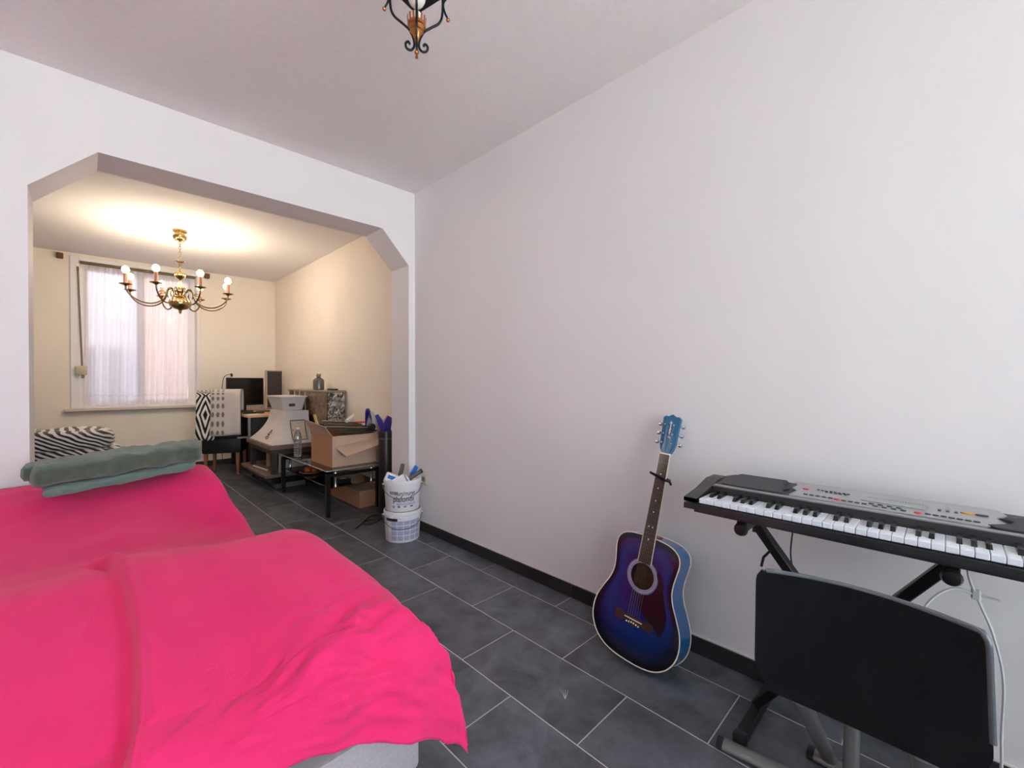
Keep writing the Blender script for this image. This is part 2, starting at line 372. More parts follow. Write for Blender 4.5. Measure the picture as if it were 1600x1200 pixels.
def cover():
    # v runs from the near hem up over the footstool, seat and back; u from the far left to the right-hand hem
    YN=1.20; NX,NY=240,230; XA=-1.12; XE=.70; DROP=.52; NEAR=.40
    def edge(e,r):                # arc over an edge then straight down: (outwards, downwards)
        if e<=0: return 0,0
        if e<r*PI/2: a=e/r; return r*sin(a),r*(1-cos(a))
        return r,r+(e-r*PI/2)
    P=[]; Q=[]
    for j in range(NY+1):
        yv=-NEAR+(j/NY)*(NEAR+1.76)
        for i in range(NX+1):
            uu=i/NX; sv=lerp(XA,-.06,uu/.22) if uu<.22 else (lerp(-.06,.17,(uu-.22)/.33) if uu<.55 else lerp(.17,XE+DROP,(uu-.55)/.45)); y=YN+max(0,yv); et=max(0,-yv)
            re=cubic([(1.0,.11),(1.6,.11),(2.0,.10),(2.4,.07),(2.96,.05)],y)
            xf=cubic(XFT,y)-re
            if sv<XE: x=XA+(sv-XA)*(xf-XA)/(XE-XA); es=0
            else: x=xf; es=(sv-XE)
            et*=cubic([(-1.12,.24),(.0,.20),(.3,.20),(.45,.30),(.62,.37),(.9,.40)],x)/NEAR*(1+.16*min(1,es/.15))
            hd=cubic([(1.0,.40),(1.22,.40),(1.36,.56),(1.6,.56),(2.0,.50),(2.4,.42),(2.7,.58),(2.96,.62)],y); es*=hd/DROP
            ox,d1=edge(es,re); oy,d2=edge(et,.15)
            down=d1+d2 if not (d1 and d2) else max(d1,d2)+.22*min(d1,d2)
            px=x+ox; py=y-oy; fill=cubic([(1.8,0),(1.95,.010),(2.12,.072),(2.3,.125),(2.48,.135),(2.62,.085),(2.75,.02),(2.85,0)],y) if y>1.8 else -cubic([(1.2,.10),(1.4,.068),(1.6,.034),(1.75,.008),(1.8,0)],y)*(1-interp([(.26,0),(.48,1)],x))/max(.01,(1-interp([(.1,0),(.52,1)],x)))
            z=cubic(ZT,y)-.03*max(0,-x-.2)-down+fill*(1-interp([(.1,0),(.52,1)],x))
            k1=min(1,max(0,d1-.05)/.3); k2=min(1,max(0,d2-.05)/.22)
            px+=k1*(.04+.010*sin(y*13+1.2*sin(y*5))+.005*sin(y*31)); py-=k2*(.045+.010*sin(x*13+.6)+.006*sin(x*29+2))
            if d1 and d2: k=min(1,min(d1,d2)/.15); px+=.018*k; py-=.018*k
            P.append(Vector((px,py,max(z,.03)))); Q.append((px,yv if yv<0 else yv,et,es,y))
    W=NX+1; out=[]
    for j in range(NY+1):
        for i in range(W):
            k=j*W+i
            du=P[j*W+min(i+1,NX)]-P[j*W+max(i-1,0)]; dv=P[min(j+1,NY)*W+i]-P[max(j-1,0)*W+i]
            n=du.cross(dv); n=n.normalized() if n.length>1e-9 else Vector((0,0,1))
            x,yv,et,es,y=Q[k]; sa=yv*1.0; d=0
            nearm=max(0,min(1,(.80-yv)/.25))
            # broad soft folds falling from the ridge
            d+=nearm*.020*max(-.4,nz(x*5.5+.6*sa,sa*.8+3))+.005*nz(x*3,y*3)
            d+=nearm*.013*(1-abs(nz((x-.25*sa)*9,sa*1.1,5))*2.2)*max(0,nz(x*3+2,sa*2)+.3)
            # fine creases gathered at the front corner
            cm=max(0,1-math.hypot((x-.55)/.36,(sa+.17)/.40)); d+=cm*.026*nz(x*6+sa*5,sa*22-x*7,2)+cm*.015*nz(x*14,sa*46+x*10,8)
            lm=max(0,1-abs(sa+.1)/.3)*max(0,1-abs(x-.2)/.3); d+=lm*.012*nz(x*22-sa*14,sa*10,4)
            # diagonal drag folds on the seat and back
            fm=max(0,min(1,(yv-.85)/.2)); d+=fm*.014*max(0,nz((x-.9*y)*6,(x+y)*1.1,7))+fm*.022*max(0,nz((x*1.3-y*.45)*7,y*1.0,1))*max(0,min(1,(x-.1)/.3))
            # overlap of two sheets: a rolled edge running away from the camera
            xo=.062+.030*math.exp(-((sa-.66)/.10)**2)*0+.022*sin(sa*4.6+.2)-.012*max(0,-sa)*3
            xo-=.05*max(0,min(1,(sa-.70)/.14))**2
            q=x-xo; fade=max(0,min(1,(.86-sa)/.10))
            d+=fade*(.026*(1/(1+math.exp(max(-60,min(60,-q*420)))))*max(0,1-max(0,q-.03)/.30)+.016*math.exp(-((q-.013)/.012)**2)-.012*math.exp(-((q+.014)/.014)**2))
            out.append(P[k]+n*d)
    m=MB(); f=[(j*W+i,j*W+i+1,(j+1)*W+i+1,(j+1)*W+i) for j in range(NY) for i in range(NX)]
    return m.add(out,f)
cv=cover().build('sofa_cover',PINK,smooth=80,fix=False); md=cv.modifiers.new('cloth_thickness','SOLIDIFY'); md.thickness=.003; md.offset=-1
tag(origin(cv,(-.1,1.95,0)),'bright pink cotton sheet draped over the whole sofa','sofa cover')
TOWEL=M('green_grey_fleece',(80,92,78),.98,0,.12,30,.9,420,.1,sheen=.5)
TOWEL2=M('teal_fleece_edge',(100,122,114),.98,0,.08,30,.7,420,.1,sheen=.4)
def slab(x0,x1,yc,wy,zc,wz,bow,nu=48,nv=28,rough=.006,seed=0,taper=0):
    m=MB()
    def pt(u,v):
        a=2*PI*v; e=.55
        cx=math.copysign(abs(cos(a))**e,cos(a)); cz=math.copysign(abs(sin(a))**e,sin(a))
        end=min(1,min(u,1-u)/.03); end=.55+.45*math.sqrt(max(0,end))
        x=lerp(x0,x1,u); s=1+taper*(u-.5)
        y=yc+cx*wy/2*end+bow[0]*(2*u-1)+.012*nz(u*4,seed); z=zc+cz*wz/2*end*s+bow[1]*(2*u-1)+bow[2]*(1-(2*u-1)**2)
        n=rough*nz(x*14+seed,a*1.3,seed)+rough*.5*nz(x*40,a*4,seed)
        return Vector((x+.02*cx*0+ .012*nz(a,seed,u*0),y+n,z+n*1.4))
    m.grid(nu,nv,pt)
    k=nv; row=[j*(nu+1) for j in range(nv)]; m.f.append(tuple(row)); m.f.append(tuple(j*(nu+1)+nu for j in range(nv))[::-1])
    return m
tw=thing('folded_towel','thick green-grey fleece towel folded lengthwise on the back of the pink sofa','towel',(.12,2.75,.69))
bl=(.09,.012,.0)
slab(-.13,.40,2.715,.22,.727,.042,bl,rough=.004,seed=1).build('lower_fold',TOWEL2,tw,True,smooth=80)
slab(-.165,.425,2.735,.26,.795,.096,bl,rough=.010,seed=4).build('upper_fold',TOWEL,tw,True,smooth=80)
slab(-.19,-.08,2.655,.12,.80,.06,(.02,.0,.0),12,20,.006,7).build('turned_corner',TOWEL,tw,True,smooth=80)

# ------------------------------------------------------------------ guitar
BLUE=M('blue_sunburst',(20,40,120),.16,coat=.6); g=NT(BLUE); u_,v_,_=g.uv()
r=g.n('ShaderNodeValToRGB'); e=r.color_ramp.elements; e[0].position=0; e[0].color=lin((34,24,78))+(1,); e[1].position=1; e[1].color=lin((8,8,16))+(1,)
for p,c in ((.3,(22,34,94)),(.6,(14,46,110)),(.82,(11,26,66)),(.95,(7,7,16))):
    q=e.new(p); q.color=lin(c)+(1,)
g.link(u_,r.inputs[0]); g.color(r.outputs[0])
BLUES=M('blue_side',(18,88,150),.2,coat=.5,var=.15,vscale=4)
BLUEH=M('blue_headstock',(22,92,132),.2,coat=.4)
BIND=M('cream_binding',(232,224,206),.4)
ROSE=M('rosewood',(58,32,28),.45,0,.3,30,stretch=(1,1,.15))
GUARD=M('tortoise_pickguard',(30,16,24),.2,0,.3,18,coat=.3)
MAH=M('mahogany',(112,66,46),.5,0,.2,12)
STRING=M('steel_string',(132,122,110),.4,1)
PEARL=M('pearl_dot',(226,222,212),.3)
ROSET=M('rosette_rings',(150,150,172),.4)
gt=thing('acoustic_guitar','blue sunburst acoustic guitar leaning against the white wall','guitar')
half=[(0,0),(.003,.06),(.016,.115),(.045,.16),(.09,.19),(.14,.199),(.19,.192),(.24,.170),(.285,.147),(.325,.135),(.365,.135),(.405,.141),(.44,.145),(.47,.139),(.492,.118),(.504,.085),(.51,.04),(.511,0)]
hp=[(p.x,p.y) for p in spline([(a,b,0) for a,b in half],5)]
OUT=[(b,a) for a,b in hp]+[(-b,a) for a,b in hp[-2:0:-1]]      # (x,z)
TH=.105; HCZ=.345; HR=.051
def around(cx,cz):      # outline by angle round the hole
    return sorted(OUT,key=lambda p: math.atan2(p[1]-cz,p[0]-cx))
ring=around(0,HCZ); N=len(ring); m=MB(); v=[];f=[];U=[]
K=10
for k in range(K+1):
    t=k/K
    for x,z in ring:
        a=math.atan2(z-HCZ,x); hx,hz=HR*cos(a),HCZ+HR*sin(a)
        v.append((lerp(hx,x*.985,t),0,lerp(hz,.255+(z-.255)*.988,t)))
        # how close to the rim
        U.append((t,0))
for k in range(K):
    for i in range(N): f.append((k*N+i,k*N+(i+1)%N,(k+1)*N+(i+1)%N,(k+1)*N+i))
m.add(v,f,U); m.build('top',BLUE,gt,fix=False)
m=MB(); n=len(OUT)
m.add([(x,.003,z) for x,z in OUT]+[(x,TH,z) for x,z in OUT],[(i,(i+1)%n,n+(i+1)%n,n+i) for i in range(n)]); m.build('side',BLUES,gt,smooth=60)
MB().prism([(x*.995,z) for x,z in OUT],'y',TH-.004,TH).build('back',BLUES,gt)
MB().prism([(x*.97,.255+(z-.255)*.97) for x,z in OUT],'y',TH-.012,TH-.008).build('soundbox_lining',MAH,gt)
for yy in (.0,TH):
    MB().tube([(x,yy,z) for x,z in OUT],.0024,6,True).build('binding',BIND,gt,smooth=80)
m=MB()
for r0,r1,yy in ((.053,.058,-.0006),(.0595,.067,-.0009),(.0685,.0705,-.0006)):
    v=[];f=[]
    for i in range(48):
        a=2*PI*i/48; v+=[(r0*cos(a),yy,HCZ+r0*sin(a)),(r1*cos(a),yy,HCZ+r1*sin(a))]
    for i in range(48): f.append((2*i,2*i+1,(2*i+3)%96,(2*i+2)%96))
    m.add(v,f)
m.build('rosette',ROSET,gt,smooth=0)
pg=spline([(.010,.272),(.045,.281),(.068,.312),(.0725,.34),(.062,.385),(.082,.372),(.097,.335),(.100,.315),(.109,.285),(.128,.24),(.135,.205),(.128,.165),(.112,.148),(.090,.165),(.058,.185),(.022,.205),(.004,.235)] and
  [Vector((a,b,0)) for a,b in [(.012,.274),(.045,.283),(.067,.312),(.0725,.345),(.060,.386),(.083,.372),(.099,.338),(.100,.318),(.112,.285),(.128,.24),(.132,.205),(.124,.165),(.110,.150),(.092,.168),(.058,.185),(.026,.208),(.006,.238)]],4,True)
MB().prism([(p.x,p.y) for p in pg],'y',-.002,-.0002).build('pickguard',GUARD,gt)
br=MB().prism([(-.088,.178),(-.075,.182),(-.045,.176),(.045,.176),(.075,.182),(.088,.178),(.083,.148),(.060,.145),(.035,.152),(.012,.140),(-.012,.140),(-.035,.152),(-.060,.145),(-.083,.148)],'y',-.009,-.0002).build('bridge',ROSE,gt)
MB().box(-.04,.04,-.0125,-.009,.1655,.169).build('saddle',BIND,br)
for k in range(6): MB().ball((-.0275+.011*k,-.0105,.1555-.002*abs(k-2.5)),.0036,8).build('bridge_pin',PEARL,br)
neck=MB(); NZ0,NZ1=.400,.868
def neckpt(u,v):
    z=lerp(.50,NZ1,v); wd=lerp(.028,.0215,v); a=PI*u
    return Vector((wd*cos(a),.0+ .019*sin(a),z))
neck.grid(10,8,neckpt); neck.prism([(-.03,.47),(.03,.47),(.026,.515),(-.026,.515)],'y',.0,.07)
neck.build('neck',MAH,gt)
fb=MB(); 
def wdt(z): return lerp(.0285,.0215,(z-NZ0)/(NZ1-NZ0))
fb.add([(-wdt(NZ0),-.0065,NZ0),(wdt(NZ0),-.0065,NZ0),(wdt(NZ1),-.0065,NZ1),(-wdt(NZ1),-.0065,NZ1),(-wdt(NZ0),0,NZ0),(wdt(NZ0),0,NZ0),(wdt(NZ1),0,NZ1),(-wdt(NZ1),0,NZ1)],[(0,1,2,3),(4,7,6,5),(0,4,5,1),(1,5,6,2),(2,6,7,3),(3,7,4,0)])
fbo=fb.build('fretboard',ROSE,gt,smooth=0)
for sx in (-1,1): MB().beam((sx*wdt(NZ0),-.0035,NZ0),(sx*wdt(NZ1),-.0035,NZ1),.0022,.0072).build('edge_binding',BIND,fbo)
SCALE=.648; BZ=NZ1-SCALE*1.0
for k in range(1,20):
    z=NZ1-(SCALE-SCALE/2**(k/12))*1.0
    if z<NZ0+.004: break
    MB().tube([(-wdt(z),-.0072,z),(wdt(z),-.0068,z)],.0008,5).build('fret',OLDBRASS,fbo)
def fz(k): return NZ1-(SCALE-SCALE/2**(k/12))
for k in (3,5,7,9,12,15):
    z=(fz(k)+fz(k-1))/2
    for x in ((-.009,.009) if k==12 else (0,)): MB().lathe([(.0033,0),(.0033,.0008)],10,(0,0,0),Matrix.Rotation(R(90),4,'X')).xf(Matrix.Translation((x,-.0066,z))).build('inlay_dot',PEARL,fbo)
MB().box(-.0222,.0222,-.0095,.002,NZ1,NZ1+.0055,.001).build('nut',BIND,gt)
hs=[(-.0215,.874),(.0215,.874),(.030,.893),(.0345,.91),(.0395,1.030),(.030,1.038),(.018,1.036),(.0,1.046),(-.018,1.036),(-.030,1.038),(-.0395,1.030),(-.0345,.91),(-.030,.893)]
hd=MB().prism(hs,'y',.0015,.0165).build('headstock',BLUEH,gt)
for sx in (-1,1):
    for k in range(3):
        z=.918+.040*k; t=MB().lathe([(.0045,0),(.0045,.016),(.003,.018)],8,(0,0,0),Matrix.Rotation(R(90),4,'X')).xf(Matrix.Translation((sx*.020,.002,z)))
        po=t.build('tuning_post',CHROME,hd)
        k2=MB().tube([(sx*.030,.012,z),(sx*.046,.012,z)],.0028,6); k2.ball((sx*.053,.012,z),.0098,8); k2.build('tuning_peg',CHROME,hd)
lg=MB().box(-.0015,.0015,.0004,.0014,.955,1.012); 
lg.tube([(.0055*sin(a*.7)*1.2,.001,.945+.004*cos(a)*1.0) for a in [i*.45 for i in range(15)]],.0009,4)
lg.tube([(-.006,.001,1.006),(0,.001,1.016),(.006,.001,1.006)],.001,4); lg.tube([(-.005,.001,.975),(.005,.001,.982)],.0009,4); lg.tube([(-.005,.001,.965),(.005,.001,.970)],.0009,4)
lg.build('logo',PEARL,hd)
for k in range(6):
    q=-2.5+k; x0=q*.0105; x1=q*.0068; px=(-.020 if k<3 else .020); pz=.918+.040*(k if k<3 else 5-k)
    MB().tube([(x0,-.0128,.167),(x1,-.0098,NZ1+.003),(px*.85,.0,pz)],[.00035+.00006*(5-k)]*3,4).build('string',STRING,gt)
MB().ball((0,.05,-.006),.007,8).build('strap_button',CHROME,gt)
gm=Matrix.Translation((1.568,.924,.025))@Matrix.Rotation(R(-90),4,'Z')@Matrix.Rotation(R(-13.4),4,'X')@Matrix.Rotation(R(4.6),4,'Y')@Matrix.Scale(.985,4)
gt.matrix_basis=gm
cp=thing('capo','small black spring capo clamped on the guitar neck','capo')
CZ=.768
MB().tube([(-.046,-.013,CZ+.010),(-.02,-.0155,CZ+.004),(.026,-.0145,CZ-.008)],[.0055,.006,.006],8).build('bar',BLACKM,cp)
MB().tube([(.026,-.0145,CZ-.008),(.034,-.004,CZ-.009),(.032,.018,CZ-.006),(.010,.026,CZ-.002),(-.016,.026,CZ+.002)],.0055,8).build('clamp_arm',BLACKM,cp)
MB().tube([(.033,.004,CZ-.009),(.037,.012,CZ-.012),(.038,.024,CZ-.022)],.005,8).build('lever',BLACKM,cp)
cp.matrix_basis=gm.copy()

# ------------------------------------------------------------------ electric keyboard on its stand
KX,KYL,KZ=1.445,.634,.729
kb=thing('electronic_keyboard','black and silver electric keyboard resting on the folding stand','keyboard',(KX,KYL,KZ),R(-90))
KL=.965; KD=.305
CASE=M('dark_grey_case',(34,34,38),.42,0,.05,200)
CASE2=M('black_fallboard',(22,24,30),.3)
SILV=M('silver_panel',(172,172,176),.38,.5)
GRILL=M('speaker_grille',(52,52,56),.6,0,.25,400)
KW=M('white_key',(226,230,238),.25); KBK=M('black_key',(18,18,20),.25)
lower=[(.0,.018),(KL,.018),(KL,.30),(KL-.04,KD),(.055,KD),(.02,.27),(.004,.12)]
MB().prism([(.03,.012),(KL-.03,.012),(KL-.03,KD-.02),(.05,KD-.02)],'z',0,.010).prism([(0,.0),(KL,.0),(KL,.28),(KL-.04,KD),(.062,KD),(.028,.26),(.004,.11)],'z',.0103,.029).build('bottom_case',CASE,kb)
MB().box(.04,KL-.04,-.001,.016,.0295,.0335,.0015).build('front_lip',CASE,kb)
# end cheeks
MB().prism([(0,.0345),(.0,.048),(.10,.060),(.19,.082),(.27,.082),(.27,.0345)],'x',.0,.044).build('cheek',CASE,kb)
ck=MB(); ck.add([(.0,.0,.0345),(.044,.0,.0345),(.044,KD,.0345),(.062,KD,.0345),(.028,.26,.0345),(.004,.11,.0345),(.0,.0,.048),(.044,.0,.048),(.044,.125,.068),(.062,KD,.084),(.030,.26,.080),(.006,.11,.062)],[(6,7,8,9,10,11),(0,1,7,6),(1,2,8,7),(2,3,9,8),(3,4,10,9),(4,5,11,10),(5,0,6,11)])
bpy.data.objects.remove(kb.children[-1]); ck.build('cheek',CASE,kb)
MB().prism([(0,.0292),(.0,.046),(.125,.068),(KD-.03,.084),(KD-.03,.0292)],'x',KL-.044,KL).build('cheek',CASE,kb)
K0,K1=.046,KL-.046; W=(K1-K0)/36
for i in range(36):
    MB().box(K0+i*W+.0006,K0+(i+1)*W-.0006,.0125,.118,.032,.0475,.0012).build('white_key',KW,kb)
bk=MB(); bk.add([(-.0055,.0,.0),(.0055,0,0),(.0055,.068,0),(-.0055,.068,0),(-.0048,.012,.011),(.0048,.012,.011),(.0048,.068,.011),(-.0048,.068,.011)],[(0,1,5,4),(4,5,6,7),(1,2,6,5),(0,4,7,3),(2,3,7,6)])
bm0=None
for i in range(36):
    if i%7 in (0,1,3,4,5) and i<35:
        if bm0 is None: o=bk.build('black_key',KBK,kb); bm0=o.data
        else: o=bpy.data.objects.new('black_key',bm0); COL.objects.link(o); o.parent=kb
        o.location=(K0+(i+1)*W,.050,.0476)
MB().prism([(.1185,.034),(.1185,.048),(.124,.071),(.137,.071),(.137,.034)],'x',.0445,KL-.0445).build('fallboard',CASE2,kb)
def ym(y): return .132+(y-.16)*.94      # panel layout, in the panel's own depth
def pz(y): return lerp(.0715,.0865,(y-.13)/(KD-.13))
def plate(poly,th,name,mat,parent=kb,lift=0):
    poly=[(x,ym(y)) for x,y in poly]; n=len(poly); v=[(x,y,pz(y)+lift-th) for x,y in poly]+[(x,y,pz(y)+lift) for x,y in poly]
    return MB().add(v,[tuple(range(n))[::-1],tuple(range(n,2*n))]+[(i,(i+1)%n,n+(i+1)%n,n+i) for i in range(n)]).build(name,mat,parent,smooth=0)
plate([(.045,.1665),(KL-.045,.1665),(KL-.045,.338),(.066,.338)],.040,'panel',CASE)
plate([(.052,.159),(KL-.05,.159),(KL-.05,.169),(.052,.169)],.004,'silver_strip',SILV,kb,.0035)
plate([(.070,.178),(.255,.176),(.262,.186),(.245,.222),(.262,.248),(.262,.268),(.235,.276),(.250,.306),(.235,.336),(.09,.336),(.062,.26)],.004,'speaker_grille',GRILL,kb,.007)
plate([(KL-.055,.178),(KL-.25,.176),(KL-.262,.192),(KL-.225,.225),(KL-.215,.25),(KL-.24,.262),(KL-.205,.285),(KL-.17,.336),(KL-.075,.336),(KL-.05,.26)],.004,'speaker_grille',GRILL,kb,.007)
cp_=plate([(.275,.176),(.70,.176),(.735,.225),(.72,.26),(.74,.30),(.725,.338),(.262,.338),(.275,.30),(.268,.26),(.285,.235)],.004,'control_panel',SILV,kb,.006)
LCD=M('grey_display',(150,156,150),.2); REDB=M('red_button',(206,48,56),.4); AMB=M('amber_button',(216,160,60),.4); GREYB=M('grey_button',(60,60,64),.5)
def button(x,y,mat,rx=.006,ry=.0035):
    y=ym(y); v=[];n=10
    for k in (0,1):
        for i in range(n): a=2*PI*i/n; v.append((x+rx*cos(a),y+ry*sin(a),pz(y)+.006+.003*k))
    MB().add(v,[tuple(range(n,2*n))]+[(i,(i+1)%n,n+(i+1)%n,n+i) for i in range(n)]).build('button',mat,kb,smooth=0)
for i in range(5): button(.315+.016*i,.203,GREYB)
button(.395,.201,REDB,.008,.006)
for i in range(4): button(.412+.016*i,.199,GREYB)
for i in range(4): button(.475+.020*i,.212,GREYB); button(.485+.020*i,.194,GREYB)
button(.575,.196,REDB,.008,.005)
for i in range(7): button(.594+.015*i,.197,GREYB)
button(.305,.262,REDB,.008,.006); button(.668,.262,AMB,.013,.007); button(.695,.262,GREYB,.012,.007)
for i in range(8): button(.337+.011*i,.275-.002*(i%3),GREYB,.004,.002)
for i in range(5): button(.36+.012*i,.262,GREYB,.004,.002)
plate([(.45,.232),(.585,.232),(.595,.268),(.445,.268)],.002,'display',LCD,kb,.0085)
m=MB()
for j in range(3):
    x=.612+.016*j
    for k in range(3): m.box(x,x+.007,ym(.246+.010*k),ym(.2485+.010*k),pz(ym(.256))+.0060,pz(ym(.256))+.0072)
for i in range(22): m.box(.46+.006*i,.4635+.006*i,ym(.279),ym(.2815),pz(ym(.28))+.0055,pz(ym(.28))+.0066)
m.build('printed_marks',GREYB,kb,smooth=0)['kind']='stuff'

st=thing('keyboard_stand','black folding X stand carrying the electric keyboard','keyboard stand',(1.63,.225,0))
for sx,y0,y1,dx in ((1,-.02,.455,.0),(-1,.465,-.005,.03)):
    MB().beam((1.61+dx,y0,.055),(1.61+dx,y1,.686),.028,.038,(1,0,0),.003).build('leg',BLACKM,st,True)
    ft=MB().beam((1.475,y0,.025),(1.845,y0,.025),.034,.034,(0,0,1),.003).build('foot_bar',BLACKM,st,True)
    for x in (1.476,1.828): MB().box(x-.010,x+.022,y0-.020,y0+.020,.0005,.045,.006,2).build('foot_cap',BLACKP,ft,True)
    tb=MB().beam((1.455,y1,.7135),(1.74,y1,.7135),.030,.030,(0,0,1),.003).build('support_bar',BLACKM,st,True)
    MB().lathe([(.001,-.014),(.016,-.012),(.0205,0),(.016,.012),(.001,.014)],16,(0,0,0),Matrix.Rotation(R(90),4,'Y')).xf(Matrix.Translation((1.449,y1,.7065))).build('end_cap',BLACKP,tb,True)
    MB().beam((1.61+dx,y1,.66),(1.61+dx,y1,.70),.022,.022,(1,0,0)).build('bracket',BLACKM,st,True)
MB().tube([(1.59,.227,.36),(1.68,.227,.37)],.012,10).build('pivot_bolt',CHROME,st,True)
MB().tube([(1.585,.405,.62),(1.555,.42,.60),(1.55,.425,.57)],.004,6).build('locking_pin',BLACKM,st,True)
WIRE=M('white_cable',(206,206,208),.5); BWIRE=M('black_cable',(20,20,20),.5)
cb=MB().tube(spline([(1.735,.392,.727),(1.765,.385,.66),(1.768,.392,.56),(1.765,.38,.46),(1.77,.385,.3),(1.80,.36,.05),(1.83,.2,.012),(1.835,-.4,.012)],6),.0025,6).build('power_cable',BWIRE)
tag(origin(cb,(1.8,.3,0)),'thin black cable hanging from the keyboard in front of the wall','cable')
cb=MB().tube(spline([(1.60,-.045,.727),(1.60,-.035,.68),(1.605,-.055,.61),(1.62,-.08,.53),(1.66,-.10,.40),(1.70,-.10,.2),(1.72,-.12,.012),(1.74,-.3,.012)],6),.0035,6)
cb.tube(spline([(1.605,-.05,.625),(1.59,-.01,.635),(1.57,.03,.60),(1.56,.05,.54),(1.58,.04,.4),(1.62,.0,.15),(1.66,-.1,.014)],6),.0035,6)
cb.box(1.598,1.612,-.058,-.040,.615,.640,.003); cb.tube([(1.605,-.05,.628),(1.605,-.09,.626)],.003,6)
tag(origin(cb.build('audio_cable',WIRE),(1.62,0,0)),'pale grey cable with a clip looping below the right support of the keyboard','cable')

# ------------------------------------------------------------------ folding chair in front of the keyboard
ch=thing('folding_chair','glossy black plastic folding chair with grey steel legs pushed under the keyboard','chair',(1.36,.15,0))
ZB0,ZB1=.405,.711; CY0,CY1=-.052,.328
def back():
    m=MB(); NU,NV=40,24; TH_=.010
    def shape(u,v):
        y=lerp(CY1,CY0,u); z=lerp(ZB0,ZB1,v)
        c=(y-(CY0+CY1)/2)/((CY1-CY0)/2)
        x=1.225-.055*c*c*.9-.03*(v-.3)          # ends curl towards the viewer
        return x,y,z
    def inset(u,v):
        # rounded top corners, cut-away lower corners
        w=1.0
        top=max(0,(v-.90)/.10); w-=.045*(1-math.sqrt(max(0,1-top*top)))
        low=max(0,(.26-v)/.26); w-=.16*low**1.4
        flare=.055*(1-v); w+=flare
        return .5+(u-.5)*w
    for side in (0,1):
        def pt(u,v):
            x,y,z=shape(inset(u,v),v)
            z-=.0 if v>.5 else 0
            sag=.022*(1-(2*u-1)**2)*max(0,(1-v*3))
            return Vector((x+(TH_ if side else 0),y,z-sag))
        m.grid(NU,NV,pt,flip=bool(side))
    n0=(NU+1)*(NV+1); per=[i for i in range(NU+1)]+[j*(NU+1)+NU for j in range(1,NV+1)]+[NV*(NU+1)+i for i in range(NU-1,-1,-1)]+[j*(NU+1) for j in range(NV-1,0,-1)]
    L=len(per)
    for i in range(L): m.f.append((per[i],per[(i+1)%L],per[(i+1)%L]+n0,per[i]+n0))
    m.hasuv=False
    rim=MB().tube([Vector(m.v[k])+Vector((TH_/2,0,0)) for k in per[NU+8:2*NU+NV]],.0058,6)
    return m,rim
m,rim=back(); bo=m.build('backrest',BLACKG,ch,True,smooth=60); rim.build('rim',M('rim_highlight',(88,92,98),.25),bo,True,smooth=80)  # lighter tube paints the highlight along the top and right edges
def seatpt(u,v):
    x=lerp(1.262,1.575,v); y=lerp(-.055,.325,u); return Vector((x,y,.437+.012*(2*u-1)**2+.01*v))
sm=MB().grid(14,14,seatpt); k=len(sm.v); sm.grid(14,14,lambda u,v: seatpt(u,v)-Vector((0,0,.014)),True)
per=[i for i in range(15)]+[j*15+14 for j in range(1,15)]+[14*15+i for i in range(13,-1,-1)]+[j*15 for j in range(13,0,-1)]
for i in range(len(per)): sm.f.append((per[i],per[(i+1)%len(per)],per[(i+1)%len(per)]+k,per[i]+k))
sm.hasuv=False; sm.build('seat',BLACKG,ch,True,smooth=60)
def leg(path,name='leg',w=.011,fl=1.7): return MB().tube(path,w,12,flat=fl).build(name,STEEL,ch,True,smooth=60)
leg([(1.243,.250,.385),(1.60,.250,.018)],w=.013)
leg([(1.243,.035,.385),(1.60,.035,.018)],w=.013)
leg([(1.52,.185,.42),(1.478,.185,.03)]); leg([(1.52,.05,.42),(1.492,.05,.03)])
for a,b in (((1.437,.512,.0135),(1.50,.03,.0135)),((1.60,.30,.0135),(1.60,.03,.0135))):
    fb_=leg([a,b],'floor_bar',.0133,1.9)
    for p,q in ((a,b),(b,a)):
        d=(Vector(q)-Vector(p)).normalized(); MB().tube([Vector(p)-d*.006,Vector(p)+d*.012],.0134,12,flat=1.95).build('end_cap',BLACKP,fb_,True)
MB().tube([(1.228,.27,.52),(1.25,.27,.43),(1.30,.318,.41)],.009,8).build('back_support',BLACKM,ch,True)
MB().tube([(1.228,0,.52),(1.25,0,.43),(1.30,-.05,.41)],.009,8).build('back_support',BLACKM,ch,True)

# ------------------------------------------------------------------ hanging lantern
LX,LY,LZ=.747,1.187,2.195
ln=thing('hanging_lantern','black wrought iron ceiling lantern with a white globe bulb','lantern',(LX,LY,HC))
LR=R(12.8)
def L_(x,y,z): return (LX+x*cos(LR)-y*sin(LR),LY+x*sin(LR)+y*cos(LR),LZ+z)
RD=.085/math.sqrt(2)*1.0
for sx in (-1,1):
    for sy in (-1,1):
        d=lambda r,z: L_(sx*r*.7071,sy*r*.7071,z)
        p=spline([Vector(d(.083,.33)),Vector(d(.082,.22)),Vector(d(.080,.145)),Vector(d(.070,.115)),Vector(d(.045,.096)),Vector(d(.022,.078)),Vector(d(.009,.050)),Vector(d(.008,.028)),Vector(d(.018,.016)),Vector(d(.031,.020)),Vector(d(.034,.034)),Vector(d(.026,.041)),Vector(d(.021,.034))],6)
        rod=MB().tube(p,.0038,8).build('frame_rod',IRON,ln,True,smooth=80)
        p=spline([Vector(d(.128,.235)),Vector(d(.114,.216)),Vector(d(.094,.198)),Vector(d(.0835,.178)),Vector(d(.087,.155)),Vector(d(.095,.138))],6)
        sc=MB().tube(p,.0032,8).build('side_scroll',IRON,ln,True,smooth=80); MB().ball(d(.098,.130),.0062,10).build('brass_bead',COPPER,sc,True)
MB().prism([L_(a,b,0)[:2] for a,b in ((-.088,-.088),(.088,-.088),(.088,.088),(-.088,.088))],'z',LZ+.232,LZ+.237).build('roof_plate',IRON,ln,True)
